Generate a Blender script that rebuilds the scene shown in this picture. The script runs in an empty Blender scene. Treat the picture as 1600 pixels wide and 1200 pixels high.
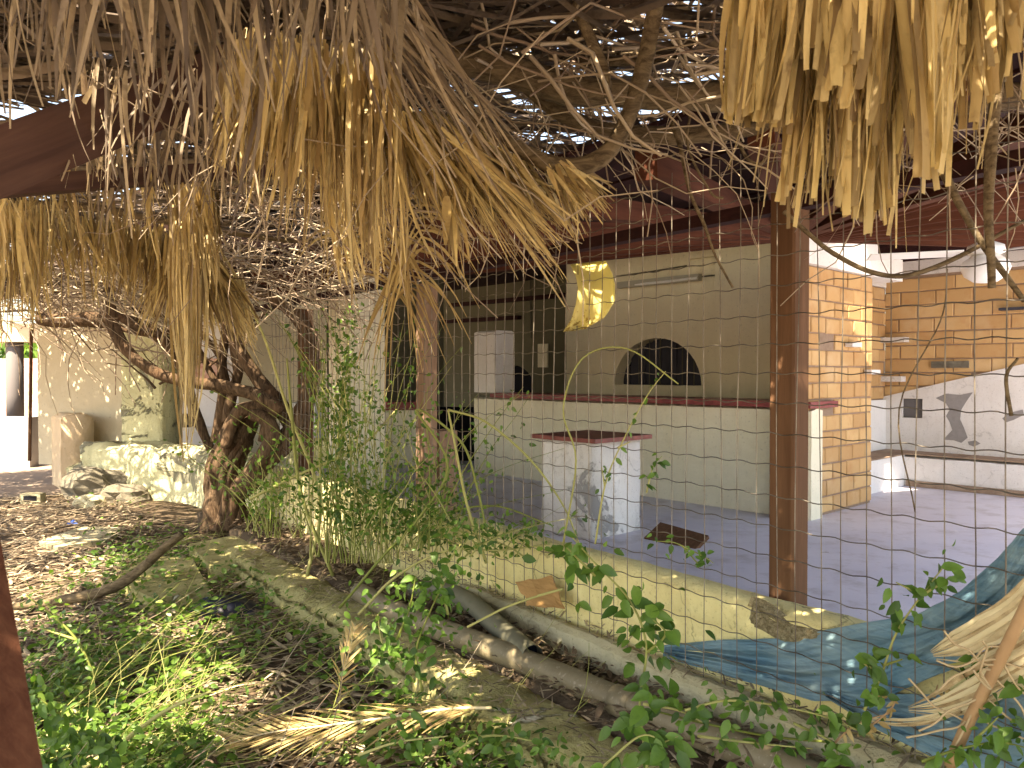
import bpy, math, random
import numpy as np
from mathutils import Vector, Matrix, noise as mnoise
R = math.radians
rng = np.random.default_rng(7)
random.seed(7)
scene = bpy.context.scene
COL = scene.collection

# ------------------------------------------------------------------ camera, sky, sun, exposure
CAMZ = 1.36
PITCH = R(0.81)
cd = bpy.data.cameras.new('camera')
cam = bpy.data.objects.new('camera', cd); COL.objects.link(cam)
cam.location = (0, 0, CAMZ); cam.rotation_euler = (R(90) - PITCH, 0, 0)
cd.sensor_width = 36; cd.lens = 27.0; cd.clip_start = 0.05; cd.clip_end = 900
cd.dof.use_dof = True; cd.dof.focus_distance = 5.0; cd.dof.aperture_fstop = 14.0
scene.camera = cam
SUN_EL = R(58)
SUN_DIR = Vector((math.cos(SUN_EL) * -0.55, math.cos(SUN_EL) * -0.835, math.sin(SUN_EL)))
world = bpy.data.worlds.new('World'); scene.world = world; world.use_nodes = True
wn = world.node_tree
sky = wn.nodes.new('ShaderNodeTexSky'); sky.sky_type = 'NISHITA'; sky.sun_disc = False
sky.sun_elevation = SUN_EL; sky.sun_rotation = math.atan2(SUN_DIR.x, SUN_DIR.y)
sky.air_density = 1.0; sky.dust_density = 2.0
wn.links.new(sky.outputs[0], wn.nodes['Background'].inputs[0])
wn.nodes['Background'].inputs[1].default_value = 0.15
sl = bpy.data.lights.new('sun', 'SUN'); sl.energy = 5.0; sl.angle = R(0.53); sl.color = (1, 0.94, 0.84)
so = bpy.data.objects.new('sun', sl); COL.objects.link(so)
so.rotation_euler = SUN_DIR.to_track_quat('Z', 'Y').to_euler(); so.location = (0, 0, 12)
scene.view_settings.view_transform = 'Standard'; scene.view_settings.look = 'None'
scene.view_settings.gamma = 1; scene.view_settings.exposure = 2.2
scene.view_settings.use_curve_mapping = False
scene.view_settings.use_white_balance = True; scene.view_settings.white_balance_temperature = 8200; scene.view_settings.white_balance_tint = 12
scene.cycles.max_bounces = 8; scene.cycles.diffuse_bounces = 6; scene.cycles.transparent_max_bounces = 8

# ------------------------------------------------------------------ pixel -> place helpers
FWD = Vector((0, math.cos(PITCH), -math.sin(PITCH))); UP = Vector((0, math.sin(PITCH), math.cos(PITCH)))
def ray(px, py):
    return FWD + Vector(((px - 800) / 1200, 0, 0)) + UP * ((600 - py) / 1200)
def atY(px, py, Y):
    d = ray(px, py); return Vector((0, 0, CAMZ)) + d * (Y / d.y)
def onZ(px, py, z):
    d = ray(px, py); return Vector((0, 0, CAMZ)) + d * ((z - CAMZ) / d.z)
class Frame:
    def __init__(s, ang):
        a = R(ang); s.d = Vector((-math.sin(a), math.cos(a), 0)); s.n = Vector((math.cos(a), math.sin(a), 0)); s.ang = a
    def P(s, q, w, z): return s.d * q + s.n * w + Vector((0, 0, z))
    def on(s, px, py, w):
        r = ray(px, py); t = w / r.dot(s.n); return Vector((0, 0, CAMZ)) + r * t
    def sw(s, p): return p.dot(s.d), p.dot(s.n)
F = Frame(37.2)      # fence, low wall, kerb
B = Frame(42.5)      # house
def gz(x, y):        # height of the outer ground
    return -0.05 + 0.03 * mnoise.noise(Vector((x * 0.9, y * 0.9, 0))) + 0.012 * mnoise.noise(Vector((x * 4, y * 4, 3)))

# ------------------------------------------------------------------ materials
def rgb(c): return (c[0], c[1], c[2], 1)
class M:
    def __init__(s, name, rough=0.8, spec=0.3, metal=0):
        s.m = bpy.data.materials.new(name); s.m.use_nodes = True
        s.t = s.m.node_tree; s.b = s.t.nodes['Principled BSDF']
        s.b.inputs['Roughness'].default_value = rough; s.b.inputs['Metallic'].default_value = metal
        s.b.inputs['Specular IOR Level'].default_value = spec
        s.co = s.t.nodes.new('ShaderNodeNewGeometry').outputs['Position']
    def obj(s):
        s.co = s.t.nodes.new('ShaderNodeTexCoord').outputs['Object']; return s
    def scl(s, v):
        mp = s.t.nodes.new('ShaderNodeMapping'); mp.inputs['Scale'].default_value = v
        s.t.links.new(s.co, mp.inputs[0]); s.co = mp.outputs[0]; return s
    def noise(s, scale, detail=4, rough=0.6, dist=0, co=None):
        n = s.t.nodes.new('ShaderNodeTexNoise'); n.inputs['Scale'].default_value = scale
        n.inputs['Detail'].default_value = detail; n.inputs['Roughness'].default_value = rough
        n.inputs['Distortion'].default_value = dist
        s.t.links.new(co or s.co, n.inputs['Vector']); return n.outputs['Fac']
    def ramp(s, f, lo, hi, a=0.0, b=1.0):
        n = s.t.nodes.new('ShaderNodeMapRange'); n.inputs[1].default_value = lo; n.inputs[2].default_value = hi
        n.inputs[3].default_value = a; n.inputs[4].default_value = b; n.clamp = True
        s.t.links.new(f, n.inputs[0]); return n.outputs[0]
    def mix(s, f, a, b):
        n = s.t.nodes.new('ShaderNodeMix'); n.data_type = 'RGBA'
        if isinstance(f, float): n.inputs[0].default_value = f
        else: s.t.links.new(f, n.inputs[0])
        for v, i in ((a, 6), (b, 7)):
            if isinstance(v, tuple): n.inputs[i].default_value = rgb(v)
            else: s.t.links.new(v, n.inputs[i])
        return n.outputs[2]
    def mul(s, a, b):
        n = s.t.nodes.new('ShaderNodeMath'); n.operation = 'MULTIPLY'
        for v, i in ((a, 0), (b, 1)):
            if isinstance(v, (int, float)): n.inputs[i].default_value = v
            else: s.t.links.new(v, n.inputs[i])
        return n.outputs[0]
    def attr(s, name):
        n = s.t.nodes.new('ShaderNodeAttribute'); n.attribute_name = name; return n.outputs['Fac']
    def rnd(s):
        return s.t.nodes.new('ShaderNodeObjectInfo').outputs['Random']
    def color(s, c):
        if isinstance(c, tuple): s.b.inputs['Base Color'].default_value = rgb(c)
        else: s.t.links.new(c, s.b.inputs['Base Color'])
        s.c = c; return s
    def bump(s, f, strength=0.4, dist=0.01):
        n = s.t.nodes.new('ShaderNodeBump'); n.inputs['Strength'].default_value = strength
        n.inputs['Distance'].default_value = dist
        s.t.links.new(f, n.inputs['Height']); s.t.links.new(n.outputs[0], s.b.inputs['Normal']); return s
    def translucent(s, fac, tint=(1, 1, 1)):
        tr = s.t.nodes.new('ShaderNodeBsdfTranslucent'); mx = s.t.nodes.new('ShaderNodeMixShader')
        mx.inputs[0].default_value = fac
        if isinstance(s.c, tuple): tr.inputs[0].default_value = rgb(s.c)
        else:
            m = s.t.nodes.new('ShaderNodeMix'); m.data_type = 'RGBA'; m.blend_type = 'MULTIPLY'; m.inputs[0].default_value = 1
            s.t.links.new(s.c, m.inputs[6]); m.inputs[7].default_value = rgb(tint); s.t.links.new(m.outputs[2], tr.inputs[0])
        out = s.t.nodes['Material Output']
        s.t.links.new(s.b.outputs[0], mx.inputs[1]); s.t.links.new(tr.outputs[0], mx.inputs[2]); s.t.links.new(mx.outputs[0], out.inputs[0]); return s

def plaster(name, base, dirt, grey=(0.22, 0.21, 0.19), stain=0.5, chip=0.62, bump=0.5, streak=True, crack=0.0):
    m = M(name, 0.9, 0.15)
    n1 = m.noise(1.3, 6, 0.65); n2 = m.noise(7, 5, 0.6); n3 = m.noise(0.9, 8, 0.7, 0.5); n4 = m.noise(38, 3, 0.6)
    c = m.mix(m.mul(m.ramp(n1, 0.35, 0.75), stain), base, dirt)
    if streak:
        keep = m.co; m.scl((5, 5, 0.7)); n5 = m.noise(1.6, 5, 0.6); m.co = keep
        c = m.mix(m.mul(m.ramp(n5, 0.52, 0.8), 0.45 * stain + 0.1), c, dirt)
    c = m.mix(m.ramp(n2, 0.58, 0.8, 0, 0.35), c, tuple(x * 0.75 for x in dirt))
    chipf = m.ramp(n3, chip, chip + 0.018)
    c = m.mix(chipf, c, grey)
    c = m.mix(m.ramp(n4, 0.62, 0.72, 0, 0.4), c, tuple(x * 0.45 for x in dirt))
    if crack:
        vo = m.t.nodes.new('ShaderNodeTexVoronoi'); vo.feature = 'DISTANCE_TO_EDGE'; vo.inputs['Scale'].default_value = 2.3
        ad = m.t.nodes.new('ShaderNodeVectorMath'); ad.operation = 'ADD'; nz = m.t.nodes.new('ShaderNodeTexNoise'); nz.inputs['Scale'].default_value = 5; nz.inputs['Detail'].default_value = 6
        sc_ = m.t.nodes.new('ShaderNodeVectorMath'); sc_.operation = 'SCALE'; sc_.inputs['Scale'].default_value = .35
        m.t.links.new(m.co, nz.inputs['Vector']); m.t.links.new(nz.outputs['Color'], sc_.inputs[0]); m.t.links.new(m.co, ad.inputs[0]); m.t.links.new(sc_.outputs[0], ad.inputs[1]); m.t.links.new(ad.outputs[0], vo.inputs['Vector'])
        ck = m.mul(m.ramp(vo.outputs['Distance'], 0.0, 0.014, 1, 0), m.ramp(n1, 0.45, 0.6, 0, crack)); c = m.mix(ck, c, tuple(x * 0.3 for x in dirt))
        c = m.mix(m.ramp(m.noise(75, 4, 0.75), 0.6, 0.7, 0, 0.7), c, tuple(x * 0.55 for x in dirt))
    m.color(c)
    h = m.t.nodes.new('ShaderNodeMath'); h.operation = 'MULTIPLY_ADD'; m.t.links.new(chipf, h.inputs[0]); h.inputs[1].default_value = -0.6
    m.t.links.new(m.mul(m.noise(14, 6, 0.7), 0.7), h.inputs[2])
    m.bump(h.outputs[0], bump, 0.02)
    return m.m

MT = {}
MT['inner_wall'] = plaster('cream_plaster', (0.78, 0.72, 0.54), (0.62, 0.56, 0.40), stain=0.5, chip=0.74, bump=0.2)
MT['dark_wall'] = plaster('shade_toned_plaster', (0.15, 0.14, 0.09), (0.10, 0.095, 0.06), stain=0.6, chip=0.74, bump=0.2)  # shade of the recess put into the colour: dark olive version of the plaster
MT['counter'] = plaster('counter_plaster', (0.82, 0.77, 0.60), (0.64, 0.59, 0.42), stain=0.5, chip=0.72, bump=0.3)
MT['white'] = plaster('white_plaster', (0.78, 0.77, 0.76), (0.62, 0.60, 0.55), stain=0.5, chip=0.70, bump=0.3)
MT['white_worn'] = plaster('worn_white_plaster', (0.72, 0.70, 0.68), (0.55, 0.50, 0.45), grey=(0.30, 0.29, 0.28), stain=0.6, chip=0.655, bump=0.5, crack=.35)
MT['pedestal'] = plaster('peeling_plaster', (0.80, 0.79, 0.77), (0.58, 0.54, 0.48), grey=(0.36, 0.35, 0.34), stain=0.6, chip=0.60, bump=0.7, crack=.5)
MT['low_wall'] = plaster('yellow_plaster', (0.88, 0.81, 0.42), (0.60, 0.52, 0.23), grey=(0.34, 0.30, 0.18), stain=0.9, chip=0.60, bump=1.2, crack=.9)  # even yellow base with browner stains and grey chips
MT['old_wall'] = plaster('weathered_plaster', (0.70, 0.68, 0.42), (0.38, 0.37, 0.22), grey=(0.25, 0.24, 0.17), stain=0.9, chip=0.56, bump=1.4, crack=1.0)
MT['panel'] = plaster('buff_plaster', (0.64, 0.57, 0.42), (0.50, 0.44, 0.32), stain=0.5, chip=0.73, bump=0.25)
MT['orange_wall'] = plaster('ochre_plaster', (0.68, 0.53, 0.36), (0.48, 0.36, 0.22), stain=0.7, chip=0.64, bump=0.8)
MT['kerb'] = plaster('mossy_concrete', (0.60, 0.55, 0.26), (0.13, 0.12, 0.035), grey=(0.72, 0.68, 0.52), stain=1.1, chip=0.59, bump=1.8, streak=False, crack=.8)
MT['strip'] = plaster('pale_concrete', (0.58, 0.54, 0.36), (0.24, 0.21, 0.12), stain=0.9, chip=0.60, bump=1.4, streak=False, crack=.8)
m = M('screed_floor', 0.55, 0.35)
c = m.mix(m.ramp(m.noise(1.1, 6, 0.6), 0.3, 0.7), (0.54, 0.53, 0.62), (0.66, 0.645, 0.71)); c = m.mix(m.ramp(m.noise(3.3, 7, 0.7), 0.5, 0.72, 0, 0.7), c, (0.33, 0.29, 0.29)); c = m.mix(m.ramp(m.noise(60, 3, 0.7), 0.66, 0.72, 0, 0.7), c, (0.16, 0.13, 0.11)); c = m.mix(m.ramp(m.noise(1.9, 7, 0.75, 1.5), 0.62, 0.66, 0, 0.5), c, (0.72, 0.70, 0.74))
m.color(c).bump(m.noise(25, 5, 0.6), 0.15, 0.01); MT['floor'] = m.m

def wood(name, a, b, rough=0.85, axis=2, sc=1.0, bump=0.35):
    m = M(name, rough, 0.15).obj(); keep = m.co
    s = [26, 26, 26]; s[axis] = 1.6; m.scl(tuple(x * sc for x in s))
    g = m.noise(1.0, 6, 0.65, 0.4); m.co = keep; n = m.noise(2.2, 5)
    c = m.mix(m.ramp(g, 0.35, 0.7), a, b); c = m.mix(m.ramp(n, 0.5, 0.8, 0, 0.6), c, tuple(x * 0.55 for x in b))
    m.color(c).bump(g, bump, 0.006); return m.m
MT['post'] = wood('brown_painted_timber', (0.10, 0.050, 0.026), (0.17, 0.09, 0.05))
MT['post_grey'] = wood('weathered_timber', (0.20, 0.12, 0.08), (0.30, 0.20, 0.13))
MT['rafter'] = wood('red_brown_rafter_paint', (0.062, 0.020, 0.011), (0.115, 0.040, 0.022), axis=0)
MT['deck'] = wood('dark_roof_boards', (0.022, 0.008, 0.008), (0.045, 0.015, 0.013), axis=1)
MT['near_post'] = wood('red_brown_timber', (0.09, 0.032, 0.018), (0.17, 0.07, 0.038), axis=2, sc=2.2)  # red-brown is the timber's own colour
MT['beam'] = wood('old_pergola_beam', (0.06, 0.032, 0.026), (0.11, 0.06, 0.045), axis=0)
MT['pale_board'] = wood('pale_board', (0.24, 0.19, 0.12), (0.34, 0.27, 0.17), axis=0)
m = M('red_counter_top', 0.4, 0.4); m.color(m.mix(m.ramp(m.noise(9, 6), 0.4, 0.75), (0.17, 0.018, 0.022), (0.30, 0.05, 0.05))); MT['red'] = m.m
m = M('pale_red_top', 0.5, 0.4); m.color(m.mix(m.ramp(m.noise(12, 6), 0.4, 0.7), (0.15, 0.035, 0.028), (0.27, 0.07, 0.055))); MT['red2'] = m.m
m = M('shade_black', 0.9, 0.1); m.color((0.012, 0.012, 0.016)); MT['black'] = m.m  # near-black colour stands for the shade inside openings and hollows
m = M('grey_blue_board', 0.7, 0.2); m.color(m.mix(m.noise(5), (0.03, 0.032, 0.045), (0.06, 0.06, 0.075))); MT['shutter'] = m.m
m = M('fixture_grey', 0.5, 0.4); m.color((0.38, 0.36, 0.29)); MT['fixture'] = m.m
m = M('cable', 0.7, 0.2); m.color((0.10, 0.095, 0.07)); MT['cable'] = m.m
m = M('fan_white', 0.35, 0.5); m.color((0.80, 0.80, 0.78)); MT['fan'] = m.m

m = M('clay_block', 0.85, 0.2)
r = m.rnd(); c = m.mix(r, (0.47, 0.28, 0.125), (0.61, 0.40, 0.19)); n = m.noise(6, 6, 0.7)
c = m.mix(m.ramp(n, 0.5, 0.8, 0, 0.6), c, (0.42, 0.19, 0.07)); c = m.mix(m.ramp(m.noise(2.2, 5), 0.52, 0.75, 0, 0.35), c, (0.68, 0.55, 0.38))
m.color(c).bump(m.noise(40, 5, 0.7), 0.35, 0.006); MT['brick'] = m.m
m = M('mortar', 0.95, 0.1); m.color(m.mix(m.noise(14), (0.20, 0.13, 0.09), (0.36, 0.27, 0.20))).bump(m.noise(50), 0.5, 0.01); MT['mortar'] = m.m

m = M('bark', 0.95, 0.1); keep = m.co; n1 = m.noise(5, 6); m.scl((34, 34, 6)); g = m.noise(1.0, 7, 0.7, 1.2); m.co = keep
c = m.mix(m.ramp(g, 0.35, 0.68), (0.038, 0.025, 0.017), (0.21, 0.14, 0.085)); c = m.mix(m.ramp(n1, 0.5, 0.75, 0, 0.5), c, (0.15, 0.075, 0.04))
m.color(c).bump(g, 0.9, 0.03); MT['bark'] = m.m
m = M('branch_bark', 0.9, 0.1); keep = m.co; m.scl((16, 50, 50)); g = m.noise(1.0, 6, 0.7, 0.8); m.co = keep
m.color(m.mix(m.ramp(g, 0.35, 0.7), (0.07, 0.05, 0.03), (0.26, 0.20, 0.12))).bump(g, 0.7, 0.015); MT['branch'] = m.m
m = M('dry_twig', 0.8, 0.2); t_ = m.attr('tint'); m.color(m.mix(t_, (0.20, 0.14, 0.10), (0.50, 0.42, 0.30))); MT['twig'] = m.m
m = M('green_stem', 0.7, 0.3); t_ = m.attr('tint'); m.color(m.mix(t_, (0.17, 0.21, 0.04), (0.42, 0.40, 0.15))); MT['stem'] = m.m

def strip_mat(name, a, b, c3, attr=True, tr=0.3):
    m = M(name, 0.6, 0.3); keep = m.co
    t = m.attr('tint') if attr else m.rnd()
    c = m.mix(t, a, b); m.scl((60, 60, 9)); g = m.noise(1.0, 5, 0.6); m.co = keep
    c = m.mix(m.ramp(g, 0.5, 0.8, 0, 0.6), c, c3); c = m.mix(m.ramp(m.noise(26, 4), 0.58, 0.75, 0, 0.7), c, c3)
    m.color(c).bump(g, 0.4, 0.004).translucent(tr, (1.0, 0.92, 0.72)); return m.m
MT['straw'] = strip_mat('dry_palm_leaf', (0.22, 0.155, 0.08), (0.74, 0.60, 0.30), (0.13, 0.08, 0.04))
MT['straw_o'] = strip_mat('dry_palm_leaf_single', (0.36, 0.25, 0.11), (0.74, 0.59, 0.27), (0.22, 0.14, 0.06), attr=False)
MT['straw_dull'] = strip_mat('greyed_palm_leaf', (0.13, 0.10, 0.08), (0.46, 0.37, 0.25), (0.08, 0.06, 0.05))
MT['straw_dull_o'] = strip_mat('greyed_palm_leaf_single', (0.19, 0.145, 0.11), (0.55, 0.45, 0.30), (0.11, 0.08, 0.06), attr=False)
MT['mat'] = strip_mat('roof_mat_leaf', (0.07, 0.05, 0.04), (0.20, 0.155, 0.11), (0.04, 0.028, 0.02), tr=0.08)
MT['litter'] = strip_mat('litter_leaf', (0.12, 0.08, 0.05), (0.56, 0.47, 0.32), (0.07, 0.045, 0.03), tr=0.1)

def leafmat(name, a, b, attr=True, tr=0.35):
    m = M(name, 0.45, 0.4); t = m.attr('tint') if attr else m.rnd()
    c = m.mix(t, a, b); c = m.mix(m.ramp(m.noise(45, 3), 0.5, 0.8, 0, 0.4), c, tuple(x * 0.6 for x in a))
    m.color(c).translucent(tr, (1.0, 1.15, 0.5)); return m.m
MT['leaf'] = leafmat('vine_leaf', (0.045, 0.11, 0.018), (0.18, 0.31, 0.055))
MT['leaf_o'] = leafmat('vine_leaf_single', (0.045, 0.11, 0.018), (0.16, 0.30, 0.05), attr=False)
MT['leaf_y'] = leafmat('young_leaf', (0.09, 0.19, 0.03), (0.24, 0.36, 0.07))
MT['leaf_dead'] = leafmat('withered_leaf', (0.40, 0.27, 0.10), (0.60, 0.45, 0.20), attr=False, tr=0.3)
m = M('soil', 0.95, 0.1); n = m.noise(3, 7, 0.7); n2 = m.noise(24, 6, 0.7)
c = m.mix(m.ramp(n, 0.35, 0.7), (0.06, 0.043, 0.028), (0.20, 0.15, 0.10)); c = m.mix(m.ramp(n2, 0.5, 0.72), c, (0.07, 0.05, 0.035)); m.color(c).bump(n2, 0.8, 0.03); MT['soil'] = m.m
m = M('dust', 0.95, 0.1); n = m.noise(1.5, 6, 0.7); m.color(m.mix(n, (0.26, 0.19, 0.14), (0.36, 0.29, 0.23))).bump(m.noise(20, 5), 0.3, 0.02); MT['dust'] = m.m
m = M('stone', 0.9, 0.15); n = m.noise(4, 7, 0.7); m.color(m.mix(m.ramp(n, 0.3, 0.7), (0.08, 0.07, 0.055), (0.22, 0.20, 0.15))).bump(m.noise(18, 6), 0.7, 0.02); MT['stone'] = m.m
m = M('pipe_grey', 0.55, 0.35); n = m.noise(6, 6, 0.7); c = m.mix(m.ramp(n, 0.35, 0.7), (0.15, 0.125, 0.075), (0.235, 0.20, 0.125)); c = m.mix(m.ramp(m.noise(60, 3), 0.6, 0.7, 0, 0.6), c, (0.36, 0.31, 0.24)); m.color(c); MT['pipe'] = m.m
m = M('pipe_green_grey', 0.6, 0.3); m.color(m.mix(m.noise(8, 6), (0.10, 0.10, 0.065), (0.20, 0.19, 0.13))); MT['pipe2'] = m.m
m = M('blue_cloth', 0.8, 0.2).obj(); n = m.noise(3.5, 6, 0.6); c = m.mix(m.ramp(n, 0.3, 0.7), (0.10, 0.23, 0.31), (0.27, 0.40, 0.44)); c = m.mix(m.ramp(m.noise(9, 5), 0.55, 0.8, 0, 0.4), c, (0.16, 0.27, 0.28))
keep = m.co; m.scl((5, 5, 34)); fo = m.noise(1.0, 5, 0.6, 1.0); m.co = keep; c = m.mix(m.ramp(fo, 0.35, 0.6, 0.45, 0), c, (0.05, 0.16, 0.26)); m.color(c).bump(fo, 0.6, 0.02).translucent(0.12); MT['cloth'] = m.m  # low parts of the fold noise coloured darker, as shade in the creases
m = M('palm_sheath', 0.7, 0.3).obj(); keep = m.co; m.scl((3, 40, 40)); g = m.noise(1, 5, 0.6); m.co = keep; m.color(m.mix(m.rnd(), m.mix(m.ramp(g, 0.35, 0.75), (0.30, 0.19, 0.09), (0.62, 0.48, 0.26)), (0.78, 0.68, 0.42))).bump(g, 0.5, 0.006); MT['sheath'] = m.m
m = M('cane', 0.6, 0.3); m.color(m.mix(m.noise(16, 4), (0.36, 0.21, 0.10), (0.52, 0.34, 0.18))); MT['cane'] = m.m
m = M('twine', 0.8, 0.2); m.color((0.50, 0.38, 0.22)); MT['twine'] = m.m
m = M('cardboard', 0.85, 0.2); m.color(m.mix(m.noise(12, 5), (0.36, 0.20, 0.075), (0.50, 0.31, 0.13))); MT['card'] = m.m
m = M('zinc_wire', 0.5, 0.5, 0.3); m.color(m.mix(m.ramp(m.noise(9, 4), 0.4, 0.65), (0.10, 0.08, 0.06), (0.26, 0.23, 0.18))); MT['wire'] = m.m
m = M('yellow_sheet', 0.55, 0.4); n = m.noise(55, 4, 0.8)
gz_ = m.t.nodes.new('ShaderNodeSeparateXYZ'); m.t.links.new(m.obj().co, gz_.inputs[0])
f = m.ramp(gz_.outputs[2], -0.02, -0.42, 0.0, 0.62)
ad = m.t.nodes.new('ShaderNodeMath'); ad.operation = 'ADD'; m.t.links.new(n, ad.inputs[0]); m.t.links.new(f, ad.inputs[1])
m.color(m.mix(m.ramp(ad.outputs[0], 0.88, 0.97), (0.90, 0.82, 0.36), (0.42, 0.28, 0.05))).translucent(0.5); MT['yellow'] = m.m
m = M('column_grey', 0.8); m.color((0.13, 0.12, 0.12)); MT['colgrey'] = m.m
m = M('pink_panel', 0.8); m.color(m.mix(m.ramp(m.noise(9, 6), 0.4, 0.6), (0.55, 0.28, 0.20), (0.72, 0.50, 0.40))); MT['pink'] = m.m
m = M('blue_plastic', 0.4); m.color((0.05, 0.12, 0.45)); MT['blue'] = m.m
m = M('black_plastic', 0.35, 0.5); m.color((0.015, 0.018, 0.035)); MT['bag'] = m.m

# ------------------------------------------------------------------ mesh helpers
def tag(o, label=None, cat=None, group=None, kind=None):
    if label: o['label'] = label
    if cat: o['category'] = cat
    if group: o['group'] = group
    if kind: o['kind'] = kind
    return o
def mkmesh(name, V, Fc, mat, tint=None, smooth=False):
    me = bpy.data.meshes.new(name)
    V = np.asarray(V, dtype=np.float32).reshape(-1, 3)
    if isinstance(Fc, np.ndarray):
        k = Fc.shape[1]; nf = len(Fc)
        me.vertices.add(len(V)); me.vertices.foreach_set('co', V.ravel())
        me.loops.add(nf * k); me.loops.foreach_set('vertex_index', Fc.astype(np.int32).ravel())
        me.polygons.add(nf); me.polygons.foreach_set('loop_start', np.arange(0, nf * k, k, dtype=np.int32))
        me.update(calc_edges=True)
    else:
        me.from_pydata(V.tolist(), [], Fc)
    me.materials.append(MT[mat])
    if tint is not None:
        a = me.attributes.new('tint', 'FLOAT', 'POINT'); a.data.foreach_set('value', np.asarray(tint, dtype=np.float32))
    if smooth: me.polygons.foreach_set('use_smooth', np.ones(len(me.polygons), dtype=bool))
    me.validate(); me.update(); return me
def link(name, me, parent=None, loc=None):
    o = bpy.data.objects.new(name, me); COL.objects.link(o)
    if parent: o.parent = parent
    if loc is not None: o.location = loc
    return o
def empty(name, loc, label, cat, group=None, rz=0):
    o = bpy.data.objects.new(name, None); COL.objects.link(o); o.location = loc; o.rotation_euler.z = rz
    o.empty_display_size = 0.1
    return tag(o, label, cat, group)
def localize(o, parent):
    """mesh is in world coordinates: keep it there under a moved parent"""
    o.parent = parent
    o.matrix_parent_inverse = (Matrix.Translation(parent.location) @ Matrix.Rotation(parent.rotation_euler.z, 4, 'Z')).inverted()
    return o
class MB:
    def __init__(s): s.v = []; s.f = []; s.t = []
    def add(s, V, Fc, t=0.5):
        n = len(s.v); s.v += [tuple(p) for p in V]; s.f += [tuple(i + n for i in f) for f in Fc]; s.t += [t] * len(V)
    def hexa(s, c, t=0.5):   # 8 corners: bottom 4 ccw, top 4 ccw
        s.add(c, [(3, 2, 1, 0), (4, 5, 6, 7), (0, 1, 5, 4), (1, 2, 6, 5), (2, 3, 7, 6), (3, 0, 4, 7)], t)
    def fbox(s, fr, s0, s1, w0, w1, z0, z1, t=0.5):
        s.hexa([fr.P(s0, w0, z0), fr.P(s0, w1, z0), fr.P(s1, w1, z0), fr.P(s1, w0, z0), fr.P(s0, w0, z1), fr.P(s0, w1, z1), fr.P(s1, w1, z1), fr.P(s1, w0, z1)], t)
    def box(s, x0, x1, y0, y1, z0, z1, t=0.5):
        s.hexa([(x0, y0, z0), (x1, y0, z0), (x1, y1, z0), (x0, y1, z0), (x0, y0, z1), (x1, y0, z1), (x1, y1, z1), (x0, y1, z1)], t)
    def beam(s, a, b, w, h, t=0.5, roll=0):
        a, b = Vector(a), Vector(b); d = (b - a).normalized(); x = d.cross(Vector((0, 0, 1)))
        x = x.normalized() if x.length > 1e-4 else Vector((1, 0, 0)); y = x.cross(d)
        if roll: q = Matrix.Rotation(roll, 3, d); x = q @ x; y = q @ y
        x = x * (w / 2); y = y * (h / 2)
        s.hexa([a - x - y, a + x - y, b + x - y, b - x - y, a - x + y, a + x + y, b + x + y, b - x + y], t)
    def tube(s, pts, rad, n=6, t=0.5, cap=True, wob=0.0):
        pts = [Vector(p) for p in pts]; N = len(pts); rad = list(rad) if hasattr(rad, '__len__') else [rad] * N
        ref = Vector((0.31, 0.17, 0.93)); base = len(s.v)
        x = None
        for i, p in enumerate(pts):
            d = (pts[min(i + 1, N - 1)] - pts[max(i - 1, 0)]).normalized()
            x = (ref if x is None else x); x = (x - d * x.dot(d)); x = x.normalized() if x.length > 1e-5 else Vector((1, 0, 0)); y = d.cross(x)
            for k in range(n):
                a = 2 * math.pi * k / n
                r = rad[i] * (1 + (wob * mnoise.noise(p * 6 + Vector((math.cos(a) * 2, math.sin(a) * 2, 0))) if wob else 0))
                s.v.append(tuple(p + (x * math.cos(a) + y * math.sin(a)) * r)); s.t.append(t)
        for i in range(N - 1):
            for k in range(n):
                a = base + i * n + k; b = base + i * n + (k + 1) % n
                s.f.append((a, b, b + n, a + n))
        if cap: s.f.append(tuple(base + k for k in reversed(range(n)))); s.f.append(tuple(base + (N - 1) * n + k for k in range(n)))
    def build(s, name, mat, parent=None, smooth=False, world=True, loc=None):
        me = mkmesh(name, s.v, s.f, mat, s.t, smooth); o = link(name, me, None, loc)
        if parent: localize(o, parent) if world else setattr(o, 'parent', parent)
        return o
def catmull(pts, k=5):
    pts = [Vector(p) for p in pts]; P = [2 * pts[0] - pts[1]] + pts + [2 * pts[-1] - pts[-2]]; out = []
    for i in range(1, len(P) - 2):
        for j in range(k):
            t = j / k; a, b, c, d = P[i - 1], P[i], P[i + 1], P[i + 2]
            out.append(0.5 * ((2 * b) + (c - a) * t + (2 * a - 5 * b + 4 * c - d) * t * t + (3 * b - a - 3 * c + d) * t ** 3))
    out.append(pts[-1]); return out
def lerps(vals, n):
    return list(np.interp(np.linspace(0, 1, n), np.linspace(0, 1, len(vals)), vals))
def rough_grid(o, amt, scale, cuts=0):
    for v in o.data.vertices:
        p = v.co; v.co = p + Vector(mnoise.noise_vector(p * scale)) * amt
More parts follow.
